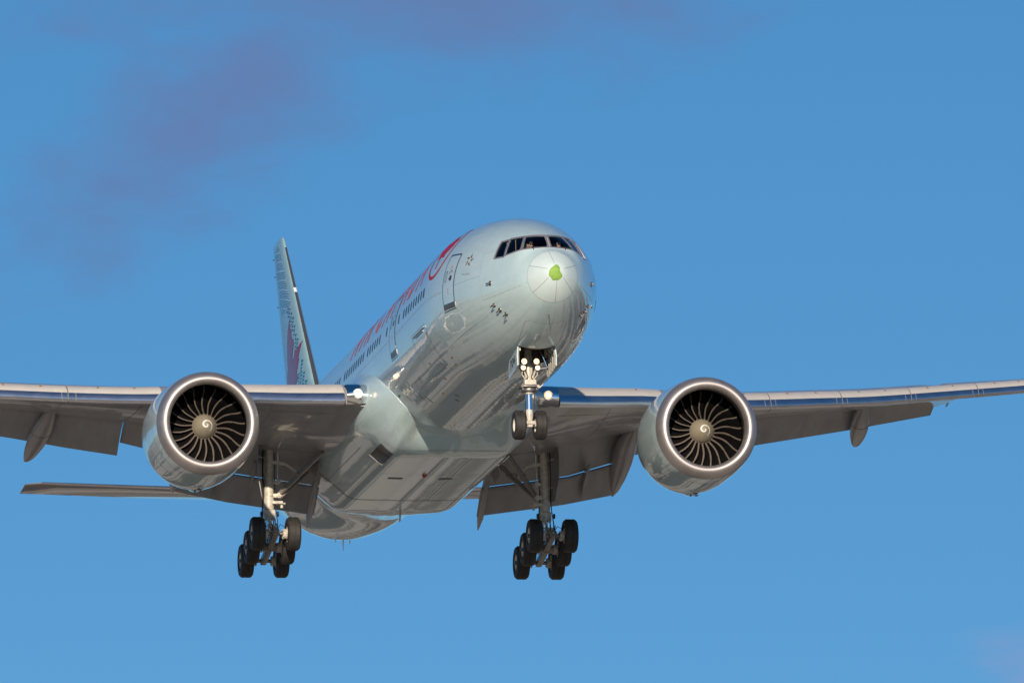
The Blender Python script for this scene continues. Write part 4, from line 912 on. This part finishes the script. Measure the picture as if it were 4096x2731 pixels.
for a, w, d in ((2.5, .03, .0), (2.8, .22, .06), (3.3, .30, .10), (3.9, .28, .09), (4.3, .12, .02)):
    r0 = float(np.interp(a, [2.3, 3.0, 3.7, 4.4], [2.085, 2.085, 2.05, 1.94]))+.07
    R.append([EO+AX*a-UPV*(r0+d*math.sqrt(max(0, 1-(s)**2))-.03-.05*abs(s)**2)+LAT*(w*s) for s in np.linspace(-1, 1, 9)]+[EO+AX*a-UPV*(r0-.2)+LAT*(w*s) for s in (.9, -.9)])
mb.loft(R); ch = mb.build('gearbox_blister', 'nacelle', engine)
mb = MB(); mb.box(EO+AX*2.72-UPV*2.205, (.03, .16, .05), None, .006); mb.build('blister_vent', 'emdark', ch); mb = MB(); mb.box(EO+AX*3.15-UPV*2.225+LAT*.1, (.12, .05, .05), None, .01); mb.build('blister_vent', 'emdark', ch); mb = MB(); mb.box(EO+AX*3.1-UPV*2.23-LAT*.12, (.25, .10, .02), None, .008); mb.build('blister_vent', 'emdark', ch)
# the engine on the far wing: the same parts, moved across
def copy_tree(o, parent, dy):
    c = o.copy(); COL.objects.link(c); c.parent = parent; c.location = (o.location.x, o.location.y+dy, o.location.z)
    for ch_ in list(o.children): copy_tree(ch_, c, 0)
    return c
eng2 = copy_tree(engine, plane, -2*EY); tag(engine, 'engine under the wing on the side of the front door'); tag(eng2, 'engine under the wing beyond the nose')
for s in (1, -1):
    mb = MB(); R = []
    for x, zt, zb, w in ((22.6, -1.08, -1.2, .10), (23.6, -.90, -1.3, .26), (25.0, -.72, -1.3, .32), (26.5, -.75, -1.5, .32), (28.5, -1.0, -1.9, .28), (30.0, -1.2, -1.7, .10)):
        R.append([(x, EY+w*c_, z) for c_, z in ((-.5, zt), (.5, zt), (.95, (zt*2+zb)/3), (1, zb), (-1, zb), (-.95, (zt*2+zb)/3))])
    mb.loft(R); sided(mb, s).build('engine_pylon', 'nacelle', plane)

# ------------------------------------------------------------------ landing gear
def wheel(parent, c, R, w, side, rimr, rimname='wheel_rim'):
    c = Vector(c); mb = MB(); h = w/2
    pr = [(-h*.80, rimr), (-h*.98, rimr+.05), (-h*1.0, rimr+(R-rimr)*.45), (-h*.93, R*.90), (-h*.72, R*.972), (-h*.45, R*.997)]
    g = []
    for gx in (-.27, 0, .27): g += [((gx-.045)*w, R), ((gx-.03)*w, R-.016), ((gx+.03)*w, R-.016), ((gx+.045)*w, R)]
    pr = pr+g+[(-a, r) for a, r in reversed(pr)]
    mb.lathe(pr, c, (0, 1, 0), 48); t_ = mb.build('tyre', 'tyre', parent, angle=30)
    mb = MB()
    for s in (1, -1): mb.lathe([(s*h*.80, rimr), (s*h*.84, rimr-.02), (s*h*.70, rimr-.04), (s*h*.45, rimr*.72), (s*h*.42, rimr*.42), (s*h*.62, rimr*.36), (s*h*.66, 0.002)], c, (0, 1, 0), 32)
    for s in (1, -1):
        for k in range(10): a = 2*math.pi*k/10; mb.lathe([(0, .022), (s*.03, .020), (s*.032, .001)], c+Vector((math.cos(a)*rimr*.62, s*h*.43, math.sin(a)*rimr*.62)), (0, 1, 0), 8)
    mb.build(rimname, 'rim', parent, angle=30)
def main_gear(side):
    S = lambda mb: sided(mb, side); y = 5.485
    mb = MB(); mb.tube([(31.55, 5.42, -1.5), (31.58, 5.44, -2.5), (31.6, 5.46, -3.0)], [.165, .165, .165], 24); mb.tube([(31.6, 5.46, -2.98), (31.6, 5.47, -3.05), (31.62, 5.48, -3.75), (31.63, 5.485, -4.0)], [.175, .185, .19, .19], 24)
    mb.tube([(31.63, 5.485, -3.98), (31.63, 5.485, -4.04), (31.65, 5.485, -4.38), (31.65, 5.485, -4.42)], [.20, .215, .20, .19], 24); mb.box((31.66, 5.485, -4.62), (.46, .44, .38), None, .06)
    for z in (-2.3, -2.62, -3.3, -3.5, -3.85): mb.tube([(31.6, 5.46, z-.03), (31.6, 5.46, z+.03)], [.198, .198], 24)
    g = S(mb).build('main_gear', 'gear', plane); tag(g, 'six-wheel main gear on the side of the front door' if side > 0 else 'six-wheel main gear standing in the shadow beyond the nose')
    mb = MB(); mb.tube([(31.66, y, -4.75), (31.70, y, -5.8)], [.115, .115], 24); S(mb).build('piston', 'chrome', g)
    mb = MB(); mb.bar((30.15, y, -5.55), (33.3, y, -6.21), .24, .26, .05); mb.lathe([(-.30, .17), (.30, .17)], (31.72, y, -5.87), (0, 1, 0), 20, caps=True); mb.lathe([(0, .15), (-.10, .15), (-.12, .11), (-.06, .07), (-.05, .0)], (30.12, y, -5.545), (1, 0, -.2), 18); S(mb).build('truck_beam', 'brace', g)
    ax = [(30.3, -5.58), (31.725, -5.88), (33.15, -6.18)]
    for x, z in ax:
        mb = MB(); mb.tube([(x, y-.98, z), (x, y+.98, z)], .075, 16); S(mb).build('axle', 'steel', g)
        for d in (-.70, .70):
            mb = MB(); c = (x, side*(y+d), z); wheel(g, c, .66, .52, side, .33)
            mb = MB(); s_ = 1 if d > 0 else -1; mb.lathe([(0, .20), (s_*-.14, .20), (s_*-.17, .12)], (x, y+d-s_*.24, z), (0, 1, 0), 20)
            for k in range(7): a = 2*math.pi*k/7+.3; mb.tube([(x+.165*math.cos(a), y+d-s_*.26, z+.165*math.sin(a)), (x+.165*math.cos(a), y+d-s_*.42, z+.165*math.sin(a))], .035, 8)
            S(mb).build('brake_pack', 'gear', g)
    # torque links, actuators, braces
    mb = MB(); mb.bar((31.30, y-.13, -4.66), (30.95, y-.06, -5.2), .06, .10); mb.bar((31.30, y+.13, -4.66), (30.95, y+.06, -5.2), .06, .10); mb.bar((30.95, y, -5.2), (31.45, y, -5.72), .16, .09); mb.lathe([(-.16, .06), (.16, .06)], (30.95, y, -5.2), (0, 1, 0), 12, caps=True); S(mb).build('torque_link', 'gear', g)
    mb = MB(); mb.tube([(32.0, y, -4.5), (32.75, y, -5.95)], .06, 12); mb.tube([(32.3, y, -5.08), (32.95, y, -6.05)], .04, 12); S(mb).build('tilt_actuator', 'brace', g)
    mb = MB(); mb.bar((31.5, 5.12, -3.86), (30.6, 4.45, -3.2), .13, .17); mb.bar((30.6, 4.45, -3.2), (29.6, 3.66, -2.45), .12, .15); mb.lathe([(-.10, .10), (.10, .10)], (30.6, 4.45, -3.2), (0, 1, .3), 16, caps=True); S(mb).build('drag_brace', 'brace', g)
    mb = MB(); mb.tube([(31.6, 5.1, -3.88), (31.55, 4.3, -3.15), (31.5, 3.45, -2.35)], [.075, .085, .075], 14); mb.lathe([(-.1, .115), (.1, .115)], (31.48, 4.27, -3.0), (1, 0, 0), 16, caps=True); mb.tube([(31.45, 5.1, -4.0), (31.45, 3.9, -2.95)], .05, 10); S(mb).build('side_brace', 'brace', g)
    mb = MB(); mb.bar((31.5, 5.36, -2.55), (31.45, 4.85, -2.62), .07, .12); mb.bar((31.45, 4.85, -2.62), (31.45, 4.3, -2.98), .06, .09); S(mb).build('lock_link', 'gear', g)
    mb = MB(); mb.lathe([(-.06, .10), (.10, .10), (.10, .05), (.13, .05), (.13, .001)], (31.44, 5.14, -3.35), (-1, 0, 0), 18)
    S(mb).build('gear_fitting', 'gear', g); mb = MB(); mb.box((31.5, 5.2, -3.88), (.2, .28, .16), None, .03); mb.lathe([(-.06, .10), (.10, .10), (.10, .05), (.13, .05), (.13, .001)], (31.44, 5.12, -3.88), (-1, 0, 0), 18); mb.box((31.5, 5.2, -3.35), (.14, .24, .13), None, .03); S(mb).build('gear_fitting', 'gear', g); mb = MB(); mb.box((31.45, 5.18, -4.16), (.24, .42, .12), None, .03); mb.tube([(31.5, 5.0, -4.12), (31.5, 5.0, -4.36)], .06, 12); mb.tube([(31.5, 5.3, -4.2), (31.5, 5.05, -4.2), (31.5, 4.86, -4.18)], .045, 10); S(mb).build('gear_fitting', 'gear', g)
    mb = MB(); mb.tube([(31.5, 5.12, -1.6), (31.46, 5.14, -3.3)], .035, 10); mb.tube([(31.48, 5.12, -1.7), (31.48, 5.13, -2.5)], .062, 12); S(mb).build('door_rod', 'chrome', g)
    mb = MB()
    for dy, dx in ((-.21, -.05), (.20, -.06), (-.17, .12), (.22, .03)): mb.tube([(31.55+dx, y+dy, -1.9), (31.58+dx, y+dy*1.12, -2.9), (31.6+dx, y+dy*1.05, -3.7), (31.62+dx, y+dy*1.2, -4.35), (31.66+dx-.1, y+dy*1.5, -4.9), (31.3+dx, y+dy*1.2, -5.5)], .018, 7)
    for s_ in (1, -1): mb.tube([(30.5, y+s_*.1, -5.42), (30.3, y+s_*.22, -5.2), (30.2, y+s_*.36, -5.32)], .014, 6); mb.tube([(31.5, y+s_*.3, -4.6), (31.5, y+s_*.36, -4.6)], .1, 14)
    for dd in (-.08, .10): mb.tube([(30.3, y+dd, -5.45), (30.22, y+dd, -5.28), (30.3, y+dd+.03, -5.18)], .022, 7)
    S(mb).build('hydraulic_line', 'black', g)
    mb = MB(); R = []
    for z, e in ((-1.75, 0), (-2.4, .04), (-3.2, .02), (-4.05, -.12)): R.append([(31.05+.1*(z < -4), 5.93+e, z), (31.10, 5.965+e, z), (32.3-.4*(z < -4), 5.76+e, z), (32.28-.4*(z < -4), 5.73+e, z)])
    mb.loft(R); S(mb).build('gear_door', 'wing', g)
    mb = MB(); mb.tube([(31.6, 5.6, -2.4), (31.6, 5.88, -2.3)], .03, 8); mb.tube([(31.6, 5.6, -3.5), (31.6, 5.85, -3.4)], .03, 8); S(mb).build('door_strut', 'gear', g)
    # small hinged door hanging at the wing root edge
    mb = MB(); mb.loft([[(30.8, 3.5, -2.3), (32.6, 3.45, -2.3), (32.6, 3.42, -2.3), (30.8, 3.47, -2.3)], [(31.2, 3.66, -3.15), (32.2, 3.62, -3.15), (32.2, 3.59, -3.15), (31.2, 3.63, -3.15)]]); S(mb).build('root_gear_door', 'wing', g)
    # dark well roof above the leg
    mb = MB(); mb.box((31.4, 4.6, -1.72), (1.5, 2.6, .05)); S(mb).build('wheel_well', 'bay', g)
    return g
main_gear(1); main_gear(-1)

# nose gear
mb = MB(); mb.tube([(5.9, 0, -1.9), (5.88, 0, -3.3), (5.86, 0, -3.95)], [.13, .14, .155], 22); mb.box((5.66, 0, -4.02), (.36, .44, .20), None, .04); mb.tube([(5.86, 0, -3.9), (5.86, 0, -4.42)], [.20, .17], 22)
mb.box((5.86, 0, -3.78), (.30, .34, .14), None, .04)
ng = mb.build('nose_gear', 'gear', plane)
mb = MB(); mb.lathe([(-.07, .17), (-.05, .30), (0, .315), (.05, .30), (.07, .17)], (5.82, 0, -4.28), (0, 0, 1), 28, caps=True); mb.box((5.60, 0, -4.16), (.2, .5, .06), None, .02)
for s in (1, -1): mb.tube([(5.55, s*.30, -4.16), (6.0, s*.33, -4.16)], .055, 12); mb.tube([(5.66, s*.26, -4.28), (5.64, s*.26, -4.05)], .035, 10)
mb.build('steering_collar', 'steel', ng)
mb = MB(); mb.tube([(5.86, 0, -4.35), (5.88, 0, -5.08)], .118, 24); mb.build('piston', 'chrome', ng)
mb = MB(); mb.tube([(5.87, 0, -4.98), (5.88, 0, -5.05), (5.89, 0, -5.35), (5.89, 0, -5.42)], [.125, .145, .14, .12], 20); mb.box((5.89, 0, -5.54), (.24, .22, .22), None, .05); mb.lathe([(-.5, .06), (.5, .06)], (5.89, 0, -5.563), (0, 1, 0), 16, caps=True); mb.lathe([(-.16, .085), (.16, .085)], (5.75, 0, -5.5), (0, 1, 0), 14, caps=True); mb.box((5.74, 0, -5.62), (.10, .16, .08), None, .02)
mb.bar((5.98, .07, -4.45), (6.28, .04, -4.95), .05, .09); mb.bar((5.98, -.07, -4.45), (6.28, -.04, -4.95), .05, .09); mb.bar((6.28, 0, -4.95), (6.0, 0, -5.4), .12, .08); mb.build('axle_fork', 'gear', ng)
for s in (1, -1): wheel(ng, (5.89, s*.395, -5.563), .545, .42, s, .27)
mb = MB()
for s in (1, -1):
    mb.tube([(5.88, s*.12, -3.8), (6.3, s*.34, -3.1), (6.6, s*.45, -2.6)], .05, 10); mb.tube([(5.66, s*.12, -3.85), (5.6, s*.20, -3.6), (5.55, s*.25, -3.42)], .03, 8); mb.tube([(5.7, s*.15, -3.9), (5.62, s*.29, -3.72), (5.58, s*.27, -3.5), (5.6, s*.2, -3.2)], .022, 8); mb.tube([(5.8, s*.1, -3.3), (5.56, s*.23, -3.26)], .03, 8); mb.tube([(5.75, s*.1, -3.0), (5.78, s*.12, -3.9)], .026, 8)
    mb.tube([(5.6, s*.30, -3.52), (5.4, s*.60, -3.5)], .016, 7)
mb.bar((5.88, 0, -3.35), (6.9, 0, -2.5), .14, .10); mb.build('drag_brace', 'gear', ng)
mb = MB()
for s in (1, -1): mb.tube([(5.68, s*.08, -3.2), (5.62, s*.14, -3.55), (5.66, s*.06, -3.8), (5.6, s*.18, -3.98), (5.7, s*.17, -4.4), (5.78, s*.16, -5.1), (5.78, s*.1, -5.4)], .014, 7)
mb.build('hydraulic_line', 'black', ng)
for s in (1, -1):
    for z, yy, r, m_ in ((-3.26, .23, .112, 'lamp'), (-3.50, .27, .088, 'lampsoft')):
        mb = MB(); mb.lathe([(0, .0), (.004, r*.5), (.010, r*.80), (.02, r*.82)], (5.42, s*yy, z), (1, 0, 0), 24); l = mb.build('landing_light' if r > .1 else 'taxi_light', m_, ng); mb = MB(); mb.lathe([(.006, r*.79), (.010, r*.98), (.03, r*1.02)], (5.41, s*yy, z), (1, 0, 0), 24); mb.build('lamp_glow_ring', 'lampedge', ng)
        mb = MB(); mb.lathe([(.005, r*.95), (-.005, r*1.04), (.02, r*1.10), (.07, r*1.05), (.14, r*.5), (.15, .001)], (5.42, s*yy, z), (1, 0, 0), 24); mb.build('lamp_housing', 'steel', ng)
# bay and its two hanging doors
NB0, NB1, NBW = NGB
mb = MB(); pts = []
zb0, zb1 = float(fz(NB0)[1])+.02, float(fz(NB1)[1])+.02
c = [(NB0, -NBW, zb0+.08), (NB0, NBW, zb0+.08), (NB1, NBW, zb1+.08), (NB1, -NBW, zb1+.08)]; d = [(NB0, -NBW, -2.0), (NB0, NBW, -2.0), (NB1, NBW, -2.0), (NB1, -NBW, -2.0)]
mb.add(c+d, [(0, 1, 5, 4), (1, 2, 6, 5), (2, 3, 7, 6), (3, 0, 4, 7), (4, 5, 6, 7)])
bay = mb.build('nose_gear_bay', 'bay', plane, False)
mb = MB()
for s in (1, -1):
    for k in range(4): mb.box((4.3+.45*k, s*.62, -2.7), (.05, .10, .75), None, .01)
    mb.tube([(4.2, s*.5, -2.3), (6.0, s*.5, -2.35)], .03, 8)
for k in range(3): mb.box((4.5+.5*k, 0, -2.06), (.06, 1.3, .10), None, .01)
mb.build('bay_rib', 'gear', bay)
V = [(x, yy, float(fz(x)[3])-math.sqrt(max(0, 1-(yy/float(fz(x)[2]))**2))*(float(fz(x)[3])-float(fz(x)[1]))-.006) for x in (NB0-.02, NB0+.03) for yy in np.linspace(-NBW, NBW, 13)]
MB().add(V, [(k, k+1, k+14, k+13) for k in range(12)]).build('bay_edge_seal', 'black', bay, False)
for s in (1, -1):
    mb = MB(); R = []
    for x in np.linspace(NB0+.03, 5.85, 6):
        zt = float(fz(x)[1])+.10; yh = .715; R.append([(x, s*yh, zt), (x, s*(yh+.035), zt-.32), (x, s*(yh+.02), zt-.70), (x, s*(yh-.02), zt-.70), (x, s*(yh-.01), zt-.32), (x, s*(yh-.04), zt)])
    mb.loft(R); o = mb.build('nose_gear_door', 'body', plane, angle=60); tag(o, 'hanging nose gear door marked 704' if s > 0 else 'hanging nose gear door seen from its inner side')
    mb = MB()
    for k in range(5): x = 4.22+.36*k; zt = float(fz(x)[1])+.08; mb.box((x, s*.672, zt-.32), (.05, .05, .62), None, .01)
    mb.bar((NB0+.08, s*.67, float(fz(4.2)[1])-.1), (5.8, s*.67, float(fz(5.8)[1])-.1), .05, .06); mb.build('door_stiffener', 'brace', o)
    mb = MB(); mb.tube([(4.75, s*.66, -3.35), (4.9, s*.42, -2.75)], .03, 8); mb.tube([(5.5, s*.66, -3.5), (5.55, s*.42, -2.85)], .03, 8); mb.build('door_link', 'chrome', o)
    mb = MB(); slope = (float(fz(5.7)[1])-float(fz(4.3)[1]))/1.4
    f = lambda p, q: ((5.0-p if s > 0 else 5.0+p), s*(.715+.035+.006-.004*0), float(fz(5.0)[1])-.22+q+slope*((-p) if s > 0 else p))
    text_polys(mb, '704', .95, .34, f, 0, 0, bold=.012, step=2); mb.build('fleet_number', 'emdark', o, False)

# ------------------------------------------------------------------ ground far below (outside the frame; mirrored in the paint)
gmat = bpy.data.materials.new('airfield_ground'); t, p = nodes(gmat); p.inputs['Roughness'].default_value = .9; p.inputs['Specular IOR Level'].default_value = .15
tcn = t.nodes.new('ShaderNodeTexCoord'); v1 = t.nodes.new('ShaderNodeTexVoronoi'); v1.inputs['Scale'].default_value = .011; nz = t.nodes.new('ShaderNodeTexNoise'); nz.inputs['Scale'].default_value = .035; nz.inputs['Detail'].default_value = 8; nz.inputs['Roughness'].default_value = .65
v2 = t.nodes.new('ShaderNodeTexVoronoi'); v2.inputs['Scale'].default_value = .05; v2.distance = 'MANHATTAN'
for v in (v1, v2, nz): t.links.new(tcn.outputs['Object'], v.inputs['Vector'])
sepc = t.nodes.new('ShaderNodeSeparateColor'); t.links.new(v1.outputs['Color'], sepc.inputs[0]); sepd = t.nodes.new('ShaderNodeSeparateColor'); t.links.new(v2.outputs['Color'], sepd.inputs[0])
add = M(t, 'ADD', M(t, 'ADD', M(t, 'MULTIPLY', sepc.outputs[0], .55), M(t, 'MULTIPLY', sepd.outputs[1], .28)), M(t, 'MULTIPLY', nz.outputs['Fac'], .35))
ramp = t.nodes.new('ShaderNodeValToRGB'); t.links.new(add, ramp.inputs[0]); cr = ramp.color_ramp; cr.interpolation = 'LINEAR'
for pos, c in ((.28, (.028, .029, .031, 1)), (.48, (.072, .063, .054, 1)), (.56, (.28, .215, .145, 1)), (.70, (.42, .335, .23, 1)), (.80, (.60, .50, .38, 1)), (.90, (.75, .68, .57, 1))):
    e_ = cr.elements.new(pos); e_.color = c
cr.elements.remove(cr.elements[0]); cr.elements.remove(cr.elements[-1])
t.links.new(ramp.outputs[0], p.inputs['Base Color'])
mb = MB(); n = 64; ring = [(25000*math.cos(2*math.pi*k/n), 25000*math.sin(2*math.pi*k/n), 0) for k in range(n)]; mb.add(ring, [tuple(range(n))])
o = mb.build('ground', gmat, None, False); tag(o, kind='structure')
asph = mat('road_asphalt', (.045, .044, .043), .85, noise=.2, nscale=.1); conc = mat('apron_concrete', (.66, .57, .44), .8, noise=.12, nscale=.05)
fdir = Vector((AIR_R@np.array([1., 0, 0]))); fdir.z = 0; fdir.normalize(); sdir = Vector((fdir.y, -fdir.x, 0))
def strip(name, m_, off, w, a, b_, z, along=True):
    d, s_ = (fdir, sdir) if along else (sdir, fdir); o_ = s_*off; base = Vector((AIR_T[0], AIR_T[1], 0)); base.z = 0
    q = [base+o_+d*a-s_*w/2, base+o_+d*b_-s_*w/2, base+o_+d*b_+s_*w/2, base+o_+d*a+s_*w/2]; mb = MB(); mb.add([(v.x, v.y, z) for v in q], [(0, 1, 2, 3)]); ob = mb.build(name, m_, None, False); tag(ob, kind='structure'); return ob
strip('taxiway', conc, 38, 22, -300, 1500, .012); strip('taxiway', conc, -55, 30, -200, 1500, .012)
for off_, w_ in ((16, 5), (22, 3), (-22, 4), (-30, 7), (62, 8), (74, 4), (-84, 10), (120, 14), (-150, 9), (160, 6)): strip('reflection_strip', conc, off_, w_, -350, 1400, .016)  # unseen pale strips added so the belly reflects them as streaks
strip('road', asph, 0, 26, -380, 1200, .008); strip('road', asph, 95, 16, -900, 900, .008); strip('road', asph, -130, 20, -900, 900, .008)
strip('road', asph, -60, 18, -700, 700, .004, False); strip('road', asph, 180, 24, -700, 700, .004, False)
